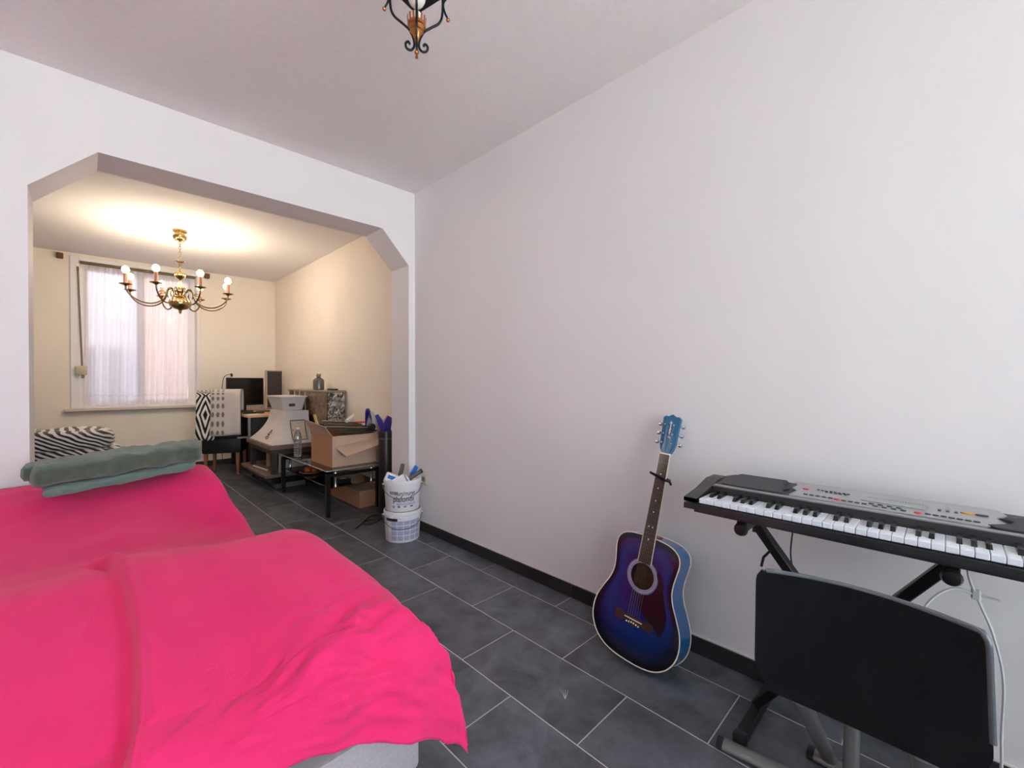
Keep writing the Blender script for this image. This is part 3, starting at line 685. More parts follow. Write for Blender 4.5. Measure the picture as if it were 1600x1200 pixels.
MB().add([L_(a*.09,b*.09,.2372) for a,b in ((-1,-1),(1,-1),(1,1),(-1,1))]+[L_(a*.02,b*.02,.31) for a,b in ((-1,-1),(1,-1),(1,1),(-1,1))],[(i,(i+1)%4,4+(i+1)%4,4+i) for i in range(4)]+[(4,5,6,7)]).build('roof',IRON,ln,True)
MB().tube([L_(0,0,.31),L_(0,0,HC-LZ-.03)],.006,8).build('hanging_rod',IRON,ln,True)
MB().lathe([(.012,-.03),(.05,-.012),(.055,0)],20,(LX,LY,HC)).build('ceiling_rose',IRON,ln,True)
cup=MB().lathe([(.004,.028),(.008,.05),(.013,.062),(.022,.072),(.021,.078),(.026,.084),(.024,.088),(.0285,.092),(.0285,.100),(.0,.100)],24,(LX,LY,LZ)).build('candle_cup',COPPER,ln,True)
m=MB()
for k in range(14):
    a=2*PI*k/14; m.beam(L_(.0275*cos(a),.0275*sin(a),.098),L_(.029*cos(a),.029*sin(a),.120),.0055,.002)
m.build('crown_teeth',COPPER,cup,True)
MB().lathe([(.012,.10),(.012,.135)],14,(LX,LY,LZ)).build('socket',M('white_socket',(220,216,206),.5),ln,True)
MB().ball(L_(0,0,.192),.0295,20,1.35).build('globe_bulb',M('opal_glass',(206,204,196),.25),ln,True)
MB().ball(L_(0,0,.012),.0075,10).lathe([(.005,-.006),(.0035,.006)],8,(LX,LY,LZ)).build('finial',COPPER,ln,True)

# ================================================================== far room
# ------------------------------------------------------------------ curtain, shutter strap, rod brackets
SHEER=bpy.data.materials.new('sheer_voile'); SHEER.use_nodes=True; nt=SHEER.node_tree; nt.nodes.clear()
o_=nt.nodes.new('ShaderNodeOutputMaterial'); t_=nt.nodes.new('ShaderNodeBsdfTransparent'); d_=nt.nodes.new('ShaderNodeBsdfDiffuse'); tl=nt.nodes.new('ShaderNodeBsdfTranslucent')
d_.inputs[0].default_value=(.86,.84,.90,1); tl.inputs[0].default_value=(.86,.84,.90,1)
m1=nt.nodes.new('ShaderNodeMixShader'); m1.inputs[0].default_value=.55; nt.links.new(d_.outputs[0],m1.inputs[1]); nt.links.new(tl.outputs[0],m1.inputs[2])
m2=nt.nodes.new('ShaderNodeMixShader'); m2.inputs[0].default_value=.80; nt.links.new(t_.outputs[0],m2.inputs[1]); nt.links.new(m1.outputs[0],m2.inputs[2]); nt.links.new(m2.outputs[0],o_.inputs[0])
cu=thing('sheer_curtain','white sheer pleated curtain hanging inside the window frame','curtain',(.47,YB+.07,.9))
def curt(u,v):
    x=lerp(lerp(-.035,-.005,v),lerp(.96,1.0,v),u); z=lerp(.872,2.55,v)
    a=.021*(1-.45*v*v); ph=u*2*PI*14+1.1*sin(u*8)+.35*sin(v*2.4+u*9)
    return Vector((x+.006*sin(ph*.5+v*2),YB+.07+a*sin(ph),z+.006*sin(u*11)*(1-v)))
MB().grid(300,24,curt).build('voile',SHEER,cu,True,smooth=80,fix=False)
BORD=M('curtain_border_thread',(178,168,190),.8)
p=[]
for i in range(160):
    u=i/159; q=curt(u,.062); p.append(q+Vector((0,-.004,.018*abs(sin(u*PI*13)))))
MB().tube(p,.0022,4).build('scalloped_border',BORD,cu,True)
MB().tube([(-.045,YB+.07,2.552),(1.035,YB+.07,2.552)],.006,8).build('rod',WHITE,cu,True)
ss=thing('shutter_strap','grey roller shutter strap with cream winder box beside the curtain','shutter strap',(-.055,YB-.03,1.26))
STRAP=M('grey_strap',(122,114,104),.8)
MB().box(-.078,-.058,YB-.030,YB-.019,2.45,2.50,.003).build('strap_guide',OLDBRASS,ss,True)
MB().beam((-.068,YB-.024,2.46),(-.040,YB-.030,1.34),.018,.003,(0,1,0)).build('strap',STRAP,ss,True)
MB().box(-.095,.005,YB-.075,YB-.0185,1.235,1.345,.012,2).build('winder_box',M('cream_plastic',(196,186,160),.45),ss,True)
MB().box(-.045,-.02,YB-.080,YB-.0745,1.20,1.24,.002).build('strap_end',STRAP,ss,True)
BROWN=M('brown_wood_bracket',(96,52,40),.5)
for x,lab in ((-.212,'left of the window'),(1.172,'right of the window, behind the chandelier')):
    b=MB().box(x-.028,x+.028,YB-.075,YB-.0005,2.565,2.625,.008,2).build('rod_bracket',BROWN); tag(origin(b,(x,YB-.03,2.57)),'small brown curtain rod bracket on the wall '+lab,'bracket','curtain rod brackets')
rl=MB().box(-.05,1.05,YB+.01,YB+.04,2.545,2.572,.003).build('curtain_rail',OLDBRASS); tag(origin(rl,(.5,YB+.02,2.55)),'thin dull curtain rail along the top of the window','curtain rail')

# ------------------------------------------------------------------ chandelier
CX,CY=.662,5.35
cd=thing('chandelier','brass eight-arm chandelier with lit candle bulbs hanging before the window','chandelier',(CX,CY,HC))
def Lc(prof,name,mat,n=24,par=cd): return MB().lathe(prof,n,(CX,CY,0)).build(name,mat,par,True,smooth=50)
Lc([(.0,2.545),(.03,2.548),(.055,2.575),(.058,2.60),(.045,2.605),(.04,2.63),(.058,2.64),(.058,HC)],'ceiling_rose',BRASS)
for k in range(7):
    z=2.535-.026*k; a=R(90*(k%2)); d=Vector((cos(a),sin(a),0))
    MB().tube([Vector((CX,CY,z))+d*.0095*cos(2*PI*i/12)+Vector((0,0,.018*sin(2*PI*i/12))) for i in range(12)],.0026,6,True).build('chain_link',BRASS,cd,True,smooth=80)
sb=Lc([(.0,2.31),(.012,2.315),(.008,2.335),(.014,2.345),(.006,2.365),(.0,2.37)],'collar',BRASS)
for k in range(10):
    a=2*PI*k/10; MB().tube([(CX+.01*cos(a),CY+.01*sin(a),2.335),(CX+.035*cos(a),CY+.035*sin(a),2.352),(CX+.047*cos(a),CY+.047*sin(a),2.345)],[.004,.0035,.002],6).build('ray',BRASS,sb,True)
Lc([(.008,2.31),(.012,2.29),(.007,2.275),(.012,2.26),(.02,2.252),(.043,2.235),(.047,2.215),(.040,2.192),(.02,2.178),(.010,2.165),(.013,2.13),(.020,2.095),(.016,2.075),(.026,2.065),(.026,2.05),(.018,2.04),(.030,2.02),(.045,2.005),(.03,1.995),(.055,1.985),(.085,1.965),(.094,1.938),(.085,1.905),(.055,1.882),(.02,1.872),(.012,1.862),(.014,1.85),(.006,1.838),(0,1.83)],'column',BRASS,28)
CAND=M('candle_sleeve',(186,132,112),.6)
BULB=emis('lit_bulb',(255,226,160),9.0)
for k in range(8):
    a=2*PI*k/8+R(14); d=Vector((cos(a),sin(a),0)); c=Vector((CX,CY,0))
    def q(r,z): return c+d*r+Vector((0,0,z))
    p=spline([q(.035,2.02),q(.07,2.075),q(.105,2.06),q(.115,2.01),q(.15,1.945),q(.22,1.905),q(.30,1.905),q(.37,1.94),q(.412,1.99),q(.42,2.035)],5)
    ar=MB().tube(p,.0068,8).build('arm',OLDBRASS,cd,True,smooth=80)
    MB().tube(spline([q(.10,1.99),q(.13,2.03),q(.165,2.03),q(.18,2.0),q(.165,1.975)],4),.0042,6).build('scroll',OLDBRASS,ar,True,smooth=80)
    MB().lathe([(.006,2.028),(.012,2.034),(.045,2.046),(.047,2.051),(.012,2.046)],18,q(.42,0)).build('drip_pan',BRASS,ar,True)
    cn=MB().lathe([(.016,2.05),(.0165,2.062),(.0145,2.064),(.0145,2.145),(.008,2.148)],14,q(.42,0)).build('candle',CAND,cd,True)
    MB().ball(q(.42,2.178),.029,14,1.15).build('bulb',BULB,cn,True,smooth=80)
    l=bpy.data.lights.new('bulb_light','POINT'); l.energy=3.3; l.color=(1,.83,.65); l.shadow_soft_size=.028
    lo=bpy.data.objects.new('bulb_light',l); COL.objects.link(lo); lo.parent=cn; lo.location=q(.42,2.235)-cd.location

# ------------------------------------------------------------------ armchair under the zebra blanket
ZEB=M('zebra_throw',(200,196,196),.95,sheen=.3); g=NT(ZEB)
tc=g.n('ShaderNodeTexCoord'); mp=g.n('ShaderNodeMapping'); mp.inputs['Rotation'].default_value=(.3,R(58),.35); g.link(tc.outputs['Object'],mp.inputs[0])
wv=g.n('ShaderNodeTexWave'); wv.inputs['Scale'].default_value=12.5; wv.inputs['Distortion'].default_value=3.2; wv.inputs['Detail'].default_value=1.5; wv.inputs['Detail Scale'].default_value=.9; g.link(mp.outputs[0],wv.inputs[0])
r=g.n('ShaderNodeValToRGB'); r.color_ramp.interpolation='LINEAR'; e=r.color_ramp.elements; e[0].position=.46; e[0].color=lin((30,28,30))+(1,); e[1].position=.56; e[1].color=lin((214,208,208))+(1,)
g.link(wv.outputs['Fac'],r.inputs[0]); g.color(r.outputs[0])
ac=thing('armchair','low dark armchair hidden under the zebra throw','armchair',(-.25,4.78,0))
DKF=M('dark_upholstery',(40,38,40),.9)
MB().box(-.72,.10,4.42,5.16,.10,.49,.05,3).build('body',DKF,ac,True)
for x in (-.64,.04):
    for y in (4.5,5.08): MB().box(x-.02,x+.02,y-.02,y+.02,0,.0995).build('leg',BLACKP,ac,True)
zb=thing('zebra_throw','black and white zebra striped throw heaped on the armchair by the window','blanket',(-.28,4.78,.49))
def heap(x0,x1,y0,y1,z0,top,seed,tilt=0):
    def pt(u,v):
        th=2*PI*u; ph=PI*v
        ex=.45
        def pw(c): return math.copysign(abs(c)**ex,c)
        sx=pw(cos(th))*max(0,sin(ph))**.5; sy=pw(sin(th))*max(0,sin(ph))**.5; sz=pw(-cos(ph))
        x=lerp(x0,x1,.5+.5*sx); y=lerp(y0,y1,.5+.5*sy); z=lerp(z0,top,.5+.5*sz)
        n=nz(x*5+seed,y*5,z*6)*.025+nz(x*14,y*12+seed,z*14)*.010
        k=min(1,max(0,(z-z0)/.05))
        return Vector((x+n,y+n*k,max(z0+.001,z+tilt*(x-x0)*k+n*k)))
    return MB().grid(56,28,pt)
heap(-.70,.19,4.44,5.14,.492,.68,1).build('lower_fold',ZEB,zb,True,smooth=80)
heap(-.70,.15,4.45,5.10,.64,.80,5).build('upper_fold',ZEB,zb,True,smooth=80)

# ------------------------------------------------------------------ desk chair with its two throws
dc=thing('desk_chair','black upholstered desk chair on wooden legs with throws over its back','chair',(1.27,6.52,0),R(-24))
FAB=M('black_leatherette',(18,18,20),.5)
MB().box(-.21,.21,-.22,.22,.27,.47,.02,2).build('seat',FAB,dc)
MB().box(-.205,.205,-.245,-.175,.45,1.02,.02,2).build('backrest',FAB,dc)
for x in (-.17,.17):
    for y in (-.19,.18): 
        m=MB(); t=.013; b=.02
        m.add([(x-t,y-t,0),(x+t,y-t,0),(x+t,y+t,0),(x-t,y+t,0),(x-b,y-b,.272),(x+b,y-b,.272),(x+b,y+b,.272),(x-b,y+b,.272)],[(0,3,2,1),(4,5,6,7)]+[(i,(i+1)%4,4+(i+1)%4,4+i) for i in range(4)]); m.build('leg',WOOD,dc,smooth=0)
DIA=M('diamond_throw',(220,216,214),.95); g=NT(DIA); u_,v_,_=g.uv()
a=g.math('ABSOLUTE',g.math('SUBTRACT',g.math('FRACT',g.math('MULTIPLY',u_,1.0)),.5)); b=g.math('ABSOLUTE',g.math('SUBTRACT',g.math('FRACT',g.math('MULTIPLY',v_,3.4)),.5))
s_=g.math('FRACT',g.math('MULTIPLY',g.math('ADD',a,b),4.2)); k=g.math('GREATER_THAN',s_,.5); g.color(g.mix(k,(18,17,18),(226,222,220)))
DOT=M('dotted_throw',(196,188,186),.95); g=NT(DOT); u_,v_,_=g.uv()
cu_=g.math('SUBTRACT',g.math('FRACT',g.math('MULTIPLY',u_,6.0)),.5); cv_=g.math('SUBTRACT',g.math('FRACT',g.math('MULTIPLY',v_,17.0)),.5)
rr=g.math('SQRT',g.math('ADD',g.math('MULTIPLY',cu_,cu_),g.math('MULTIPLY',cv_,cv_))); inn=g.math('MULTIPLY',g.math('LESS_THAN',rr,.30),g.math('LESS_THAN',u_,.52)); g.color(g.mix(inn,(198,190,188),(122,114,106)))
def throw(x0,x1,zf,zb,off,seed,flare=.0):
    """a cloth over the chair back: hangs behind (towards the camera, -y) and a little in front"""
    L=[(-.252-off-flare,zf),(-.250-off-flare*.5,.75),(-.252-off,.98),(-.245-off*.6,1.028+off),(-.21,1.036+off),(-.175+off*.6,1.028+off),(-.170+off,.98),(-.168+off,zb)]
    P=spline([Vector((0,y,z)) for y,z in L],5); n=len(P)-1
    def pt(u,v):
        f=v*n; i=min(int(f),n-1); p=P[i].lerp(P[i+1],f-i); x=lerp(x0,x1,u)
        w=.010*sin(u*9+seed)*(1 if v<.4 else .2)*(1-v)+.006*nz(x*9,v*7,seed)
        return Vector((x+.02*(1-v)*sin(seed+v*4)*(u-.5),p.y-abs(w)-.002,p.z+.02*sin(u*5+seed)*max(0,.2-v)))
    m=MB().grid(18,n,pt); return m
def place(m,name,mat): 
    o=m.build(name,mat,smooth=80,fix=False); md=o.modifiers.new('thick','SOLIDIFY'); md.thickness=.006; md.offset=1; o.location=dc.location; o.rotation_euler=dc.rotation_euler; return o
tag(place(throw(-.235,-.06,.45,.86,.012,1,.03),'diamond_throw',DIA),'black and white diamond patterned throw over the left of the desk chair back','blanket')
tag(place(throw(-.10,.225,.50,.80,.024,3,.02),'dotted_throw',DOT),'pale grey throw with rows of dots over the desk chair back','blanket')

# ------------------------------------------------------------------ desk and screens
dk=thing('desk','desk with a pale wooden top and dark panels by the right wall','desk',(1.70,6.5,0))
DTOP=M('pale_desk_top',(204,160,122),.45,0,.1,5,stretch=(1,.2,1)); DARKP=M('dark_desk_panel',(24,22,24),.5)
MB().box(1.375,2.005,5.93,7.12,.722,.745,.003).build('desk_top',DTOP,dk,True)
MB().box(1.60,1.62,6.021,7.059,.06,.721).build('front_panel',DARKP,dk,True)
MB().box(1.442,1.98,5.99,6.02,.0,.721).build('side_panel',DARKP,dk,True); MB().box(1.442,1.98,7.06,7.09,0,.721).build('side_panel',DARKP,dk,True)
MB().box(1.385,1.41,5.94,5.965,.50,.721).build('leg',STEEL,dk,True); MB().box(1.27,1.41,5.94,5.965,.48,.499).build('foot_rest',STEEL,dk,True)
SCRN=M('dark_screen',(17,16,18),.25)
def monitor(name,label,cx,cy,wd,ht,z0,rz,bez,mat=SCRN,cat='monitor'):
    t=thing(name,label,cat,(cx,cy,.7455),rz)
    MB().box(-wd/2,wd/2,-.012,.022,z0,z0+ht,.004).build('casing',bez,t)
    MB().box(-wd/2+.014,wd/2-.014,-.0145,-.0121,z0+.018,z0+ht-.014).build('screen',mat,t)
    MB().box(-.02,.02,.023,.05,.015,z0+ht*.5).build('stand',BLACKP,t); MB().lathe([(.11,0),(.105,.012),(.03,.014)],20,(0,.03,0)).build('foot',BLACKP,t); return t
monitor('monitor','wide black computer monitor on the desk behind the chair',1.565,6.86,.46,.38,.085,R(6),BLACKP)
monitor('monitor','narrow upright screen with a pale frame beside the wide monitor',1.86,6.62,.25,.53,.04,R(22),M('pale_frame',(176,160,148),.5),M('mirror_dark_screen',(62,56,62),.2))
wl=thing('clip_camera','small clip-on webcam with a curved cable on top of the wide monitor','webcam',(1.36,6.85,1.212))
MB().box(1.345,1.40,6.825,6.875,1.2115,1.225,.004).build('clip',M('pale_clip',(190,186,180),.4),wl,True); MB().box(1.385,1.41,6.82,6.85,1.2255,1.27,.006).build('camera_head',BLACKP,wl,True)
MB().tube(spline([(1.395,6.835,1.255),(1.35,6.84,1.25),(1.31,6.845,1.21),(1.295,6.85,1.10),(1.29,6.86,.95),(1.288,6.87,.80),(1.30,6.9,.10)],5),.004,6).build('cable',BWIRE,wl,True)
k_=MB().box(1.42,1.56,6.28,6.62,.7457,.765,.005).build('computer_keyboard',BLACKP); tag(origin(k_,(1.49,6.45,.7457)),'black computer keyboard on the desk','keyboard')
k_=MB().box(1.40,1.55,6.02,6.24,.7457,.750,.001).build('paper_sheet',M('paper',(214,206,198),.8)); tag(origin(k_,(1.47,6.1,.7457)),'sheet of white paper at the near end of the desk','paper')
k_=MB().box(1.58,1.66,6.30,6.42,.7457,.775,.012,2).build('computer_mouse',M('mouse_grey',(60,60,64),.4)); tag(origin(k_,(1.62,6.36,.7457)),'dark grey computer mouse beside the keyboard on the desk','mouse')

# ------------------------------------------------------------------ dismantled fireplace and the basin on it
PLAS=M('white_plaster',(206,198,196),.85,0,.06,7,.4,60); STONE=M('brown_hearth_stone',(120,96,88),.7,0,.12,6,.2,60); DWOOD=M('dark_wood_rail',(46,32,30),.5,0,.2,8)
fp=thing('fireplace','white plaster fireplace hood on a dark wooden frame with a stone hearth','fireplace',(1.57,5.4,0))
MB().box(1.315,1.795,4.99,5.98,.145,.185,.006).build('hearth',STONE,fp,True)
MB().box(1.40,1.78,5.08,5.90,.06,.1445).build('plinth',BLACKM,fp,True)
for y in (5.2,5.75): MB().box(1.46,1.76,y-.07,y+.07,.0,.0595).build('plinth_block',M('grey_block_%d'%int(y*10),(120,112,118),.8),fp,True)
MB().box(1.345,1.795,4.94,5.86,.445,.492,.004).build('mantel',STONE,fp,True)
MB().box(1.362,1.79,4.955,5.845,.40,.4445).build('rail',DWOOD,fp,True)
for y in (4.97,5.76): MB().box(1.375,1.425,y,y+.06,.1855,.3995).build('post',DWOOD,fp,True)
MB().box(1.46,1.79,5.02,5.05,.1855,.3995).build('white_panel',PLAS,fp,True)
MB().box(1.56,1.78,5.30,5.75,.1855,.3995).build('firebox',BLACKM,fp,True)
MB().box(1.47,1.50,5.50,5.53,.1855,.3995).build('wooden_stick',PALEW,fp,True)
hm=MB(); NH=14
def hoodring(t):
    s=(1-t)**2.1
    x0=lerp(1.545,1.372,s); y0=lerp(5.09,4.965,s); y1=lerp(5.66,5.83,s); z=lerp(.4925,.836,t); return [(x0,y0,z),(1.785,y0,z),(1.785,y1,z),(x0,y1,z)]
v=[];f=[]
for k in range(NH+1): v+=hoodring(k/NH)
for k in range(NH):
    for i in range(4): f.append((k*4+i,k*4+(i+1)%4,(k+1)*4+(i+1)%4,(k+1)*4+i))
f.append((0,3,2,1)); f.append(tuple(NH*4+i for i in range(4))); hm.add(v,f); hm.build('hood',PLAS,fp,True,smooth=30)
def onhood(x,t,off=.003):
    s=(1-t)**2.1; return (x,lerp(5.09,4.965,s)-off,lerp(.4925,.836,t))
dv=[];nt_=8
for k in range(nt_+1):
    t=lerp(.10,.70,k/nt_); dv+=[onhood(1.585,t,.006),onhood(1.735,t,.006)]
m=MB().add(dv,[(2*k,2*k+1,2*k+3,2*k+2) for k in range(nt_)]); dr=m.build('door',M('cream_door',(196,182,166),.6),fp,True)
fr=[onhood(1.585,lerp(.10,.70,k/nt_),.007) for k in range(nt_+1)]+[onhood(1.735,lerp(.70,.10,k/nt_),.007) for k in range(nt_+1)]
MB().tube(fr,.004,6,True).build('door_edge',DWOOD,dr,True); MB().ball(onhood(1.60,.4,.012),.006,8).build('knob',BRASS,dr,True)
def onside(y,t,off=.003):
    s=(1-t)**2.1; return (lerp(1.545,1.372,s)-off,y,lerp(.4925,.836,t))
em=MB()
for pts in ([(5.34,.30),(5.36,.22),(5.30,.24),(5.33,.15),(5.26,.17)],[(5.36,.34),(5.31,.36),(5.33,.30),(5.27,.28)],[(5.38,.16),(5.30,.10),(5.25,.13)]):
    em.tube([onside(y,t) for y,t in pts],.004,5)
em_=em.build('iron_emblem',IRON,fp,True); em_['kind']='stuff'
stk=MB().tube([(1.36,5.62,.193),(1.40,5.22,.193)],.007,8).build('white_stick',M('white_stick_paint',(220,214,208),.5)); tag(origin(stk,(1.38,5.4,.186)),'short white stick lying on the hearth of the fireplace','stick')
bs=MB(); n=40
def rr_(cx,cy,hx,hy,z,r):
    out=[]
    for i,(sx,sy) in enumerate(((1,-1),(1,1),(-1,1),(-1,-1))):
        for k in range(5):
            a=R(-90+90*i+22.5*k); out.append((cx+sx*(hx-r)+r*cos(a),cy+sy*(hy-r)+r*sin(a),z))
    return out
rings=[rr_(1.66,5.42,.105,.20,.838,.02),rr_(1.65,5.41,.138,.265,.985,.03),rr_(1.65,5.41,.150,.278,.987,.03),rr_(1.65,5.41,.150,.278,.997,.03),rr_(1.65,5.41,.132,.258,.995,.03),rr_(1.66,5.42,.10,.19,.848,.02)]
v=[p for q in rings for p in q]; L=len(rings[0]); f=[(k*L+i,k*L+(i+1)%L,(k+1)*L+(i+1)%L,(k+1)*L+i) for k in range(5) for i in range(L)]+[tuple(range(L))[::-1],tuple(5*L+i for i in range(L))]
bo=bs.add(v,f).build('basin',M('white_basin_plastic',(214,208,206),.45)); tag(origin(bo,(1.66,5.42,.838)),'white plastic basin with flared rim standing on the fireplace hood','basin')
gv=MB().box(1.600,1.66,5.148,5.157,.885,.915).build('vent_label',M('dark_label',(60,46,44),.5),bo,True)

# ------------------------------------------------------------------ wrapped glass tank on its stand
FOIL=M('silver_rock_film',(150,142,134),.25,.55); g=NT(FOIL)
tc=g.n('ShaderNodeTexCoord'); n1=g.n('ShaderNodeTexNoise'); n1.inputs['Scale'].default_value=24; n1.inputs['Detail'].default_value=3; n1.inputs['Distortion'].default_value=1.2; g.link(tc.outputs['Object'],n1.inputs[0])
r=g.n('ShaderNodeValToRGB'); e=r.color_ramp.elements; e[0].position=.40; e[0].color=lin((74,66,60))+(1,); e[1].position=.62; e[1].color=lin((206,200,194))+(1,); g.link(n1.outputs['Fac'],r.inputs[0]); g.color(r.outputs[0])
bp=g.n('ShaderNodeBump'); bp.inputs['Strength'].default_value=.9; bp.inputs['Distance'].default_value=.02; g.link(n1.outputs['Fac'],bp.inputs['Height']); g.link(bp.outputs[0],g.b.inputs['Normal'])
BFOIL=M('brown_clear_film',(128,100,76),.18,.25,.45,22,.5,30)
tk=thing('glass_tank','long glass tank wrapped in silver film standing along the right wall','tank',(1.91,5.2,0))
MB().box(1.82,2.01,5.0,5.84,.0,.755,.004).build('stand',DARKP,tk,True)
TANKG=glassy('brownish_tank_glass',(196,172,150),.10,.08)
MB().box(1.815,1.819,4.645,5.84,.70 if 0 else .775,1.045).build('front_pane',BFOIL,tk,True)
MB().box(1.822,2.008,4.638,4.642,.70,1.045).build('silver_film',FOIL,tk,True); MB().box(1.8125,1.8145,4.66,4.98,.70,.774).build('hanging_film',BFOIL,tk,True)
MB().box(1.82,2.0,4.65,5.835,.757,.775).build('bottom_panel',DARKP,tk,True)
MB().box(1.99,2.0,4.65,5.835,.776,1.045).build('back_panel',M('brown_backing',(120,92,70),.6,0,.3,14),tk,True)
for y in (5.62,5.45,5.27): MB().box(1.8075,1.8145,y,y+.018,.776,1.045).build('upright',M('pale_upright_%d'%int(y*100),(196,176,150),.5),tk,True)
MB().box(1.805,2.012,4.63,5.86,1.046,1.066,.004).build('lid',M('grey_lid',(150,140,132),.4,.3),tk,True)
bt=MB().lathe([(.0,0),(.055,0),(.06,.006),(.06,.10),(.052,.122),(.03,.136),(.022,.142),(.022,.152),(.03,.156),(.026,.166),(.0,.168)],24,(0,0,0)); 
bt_=bt.build('grey_canister',M('grey_metal_canister',(112,108,104),.35,.6)); bt_.location=(1.90,5.10,1.0665); tag(bt_,'grey round-shouldered canister standing on the tank lid','canister')
MB().tube([(-.02,0,.166),(-.012,0,.182),(.0,0,.170)],.006,6).tube([(.02,0,.166),(.024,0,.182),(.0,0,.172)],.005,6).build('handle',BLACKM,bt_)
rm=MB().box(1.90,1.945,4.66,4.86,1.0665,1.085,.007,2).build('remote_control',BLACKP); tag(origin(rm,(1.92,4.76,1.0665)),'black remote control on the near end of the tank lid','remote control')

# ------------------------------------------------------------------ glass coffee table and what is on it
ct=thing('coffee_table','smoked glass coffee table with black legs and chrome spacers','coffee table',(1.69,4.32,0))
MB().box(1.44,1.95,3.70,4.94,.395,.403,.002).build('glass_top',TGLASS,ct,True)
MB().tube([(1.4395,3.6995,.399),(1.9505,3.6995,.399),(1.9505,4.9405,.399),(1.4395,4.9405,.399)],.0042,8,True).build('polished_edge',M('glass_edge_glint',(150,156,152),.25),ct,True)  # pale colour stands in for light caught along the glass edge
MB().box(1.475,1.915,3.72,4.92,.245,.251,.001).build('glass_shelf',glassy('dark_shelf_glass',(70,70,72),.1,.03),ct,True)
for x in (1.465,1.925):
    for y in (3.735,4.905): MB().box(x-.018,x+.018,y-.018,y+.018,.0,.37,.003).build('leg',BLACKM,ct,True)
for y in (3.735,4.905):
    MB().box(1.4835,1.9065,y-.014,y+.014,.340,.366,.002).build('cross_bar',BLACKM,ct,True)
    for x in (1.53,1.86):
        MB().lathe([(.013,.3665),(.011,.372),(.011,.388),(.014,.3945)],12,(x,y,0)).build('spacer',CHROME,ct,True); MB().lathe([(.014,.2515),(.011,.258),(.011,.33),(.013,.3395)],12,(x,y,0)).build('spacer',CHROME,ct,True)
WATER=glassy('clear_bottle_plastic',(226,236,240),.16,.08)
wb=MB(); pr=[(.0,0),(.034,0),(.038,.006)]
for k in range(9): pr+=[(.038,.012+.017*k),(.034,.018+.017*k),(.038,.024+.017*k)]
pr+=[(.038,.18),(.036,.205),(.026,.24),(.014,.262),(.0135,.275)]
wb.lathe(pr,20); wb_=wb.build('water_bottle',WATER,smooth=60); wb_.location=(1.513,4.62,.4035); tag(wb_,'clear ribbed plastic water bottle on the glass coffee table','bottle')
MB().lathe([(.0155,.2755),(.0155,.292),(.0,.293)],14).build('cap',M('white_cap',(226,226,230),.4),wb_)
cx=thing('cardboard_box','open brown cardboard box full of oddments on the coffee table','box',(1.74,4.05,.4035))
BX0,BX1,BY0,BY1,BZ0,BZ1=1.532,1.945,3.80,4.30,.4038,.68
MB().box(BX0,BX1,BY0,BY1,BZ0,BZ0+.005).build('bottom',CARD,cx,True)
for nm,a in (('front_wall',(BX0,BX1,BY0,BY0+.005)),('back_wall',(BX0,BX1,BY1-.005,BY1)),('side_wall',(BX0,BX0+.005,BY0+.006,BY1-.006)),('side_wall',(BX1-.005,BX1,BY0+.006,BY1-.006))):
    MB().box(a[0],a[1],a[2],a[3],BZ0+.0055,BZ1).build(nm,CARDI if nm=='front_wall' else CARD,cx,True)
MB().add([(BX0,BY0+.01,BZ1),(BX0,BY1,BZ1),(BX0-.055,BY1+.02,BZ1+.12),(BX0-.045,BY0+.06,BZ1+.085),(BX0+.004,BY0+.01,BZ1),(BX0+.004,BY1,BZ1),(BX0-.051,BY1+.02,BZ1+.122),(BX0-.041,BY0+.06,BZ1+.087)],[(0,1,2,3),(4,7,6,5),(0,4,5,1),(1,5,6,2),(2,6,7,3),(3,7,4,0)]).build('flap',CARDI,cx,True,smooth=0)
zf=BZ1-.10
MB().add([(BX0+.02,BY0-.003,zf),(BX1,BY0-.003,zf+.055),(BX1+.0,BY0-.13,zf+.01),(BX0+.06,BY0-.15,zf-.065),(BX0+.02,BY0-.003,zf+.004),(BX1,BY0-.003,zf+.059),(BX1+.0,BY0-.13,zf+.014),(BX0+.06,BY0-.15,zf-.061)],[(0,3,2,1),(4,5,6,7),(0,1,5,4),(1,2,6,5),(2,3,7,6),(3,0,4,7)]).build('flap',CARDI,cx,True,smooth=0)
bb=thing('folded_blind','folded brown and black slatted blind lying across the cardboard box','blind',(1.74,4.0,.683))
SLB=M('brown_slat',(158,132,110),.5); SLK=M('black_slat',(20,18,18),.4)
for k in range(9):
    y=3.83+.045*k; z=.708+.005*k+.008*(k%2); x0=1.535+.012*k; x1=1.93-.006*(k%3)
    MB().beam((x0,y+.10,z+.028),(x1,y-.02,z+.002),.048,.004,(0,.25*(1 if k%2 else -1),1)).build('slat',SLB if k%3 else SLK,bb,True)
for k in range(4):
    y=3.80+.02*k; MB().tube([(1.60+.03*k,y+.01,.70+.008*k),(1.80,y-.005,.688+.010*k),(1.945-.01*k,y,.70+.010*k)],.009,8).build('black_tube',SLK,bb,True)
MB().lathe([(.03,-.02),(.032,-.018),(.032,.018),(.03,.02)],18,(0,0,0),Matrix.Rotation(R(90),4,'X')).xf(Matrix.Translation((1.915,3.83,.735))).build('end_pulley',SLK,bb,True)
rt=MB().tube([(1.745,4.00,.788),(1.84,4.06,.835)],.017,14).build('white_roller',M('white_fleece',(222,218,214),.9)); tag(origin(rt,(1.8,4.03,.745)),'white paint roller sleeve on top of the folded blind','paint roller')
rt=MB().tube([(1.60,4.26,.66),(1.562,4.30,.845)],.015,10).build('wooden_handle',PALEW); tag(origin(rt,(1.59,4.28,.66)),'pale wooden tool handle sticking out of the cardboard box','handle')
rt=MB().box(1.83,1.90,3.93,4.01,.768,.780,.004,2,).build('red_packet',M('red_packet',(200,70,66),.5)); tag(origin(rt,(1.86,3.97,.768)),'small red packet on top of the folded blind','packet')
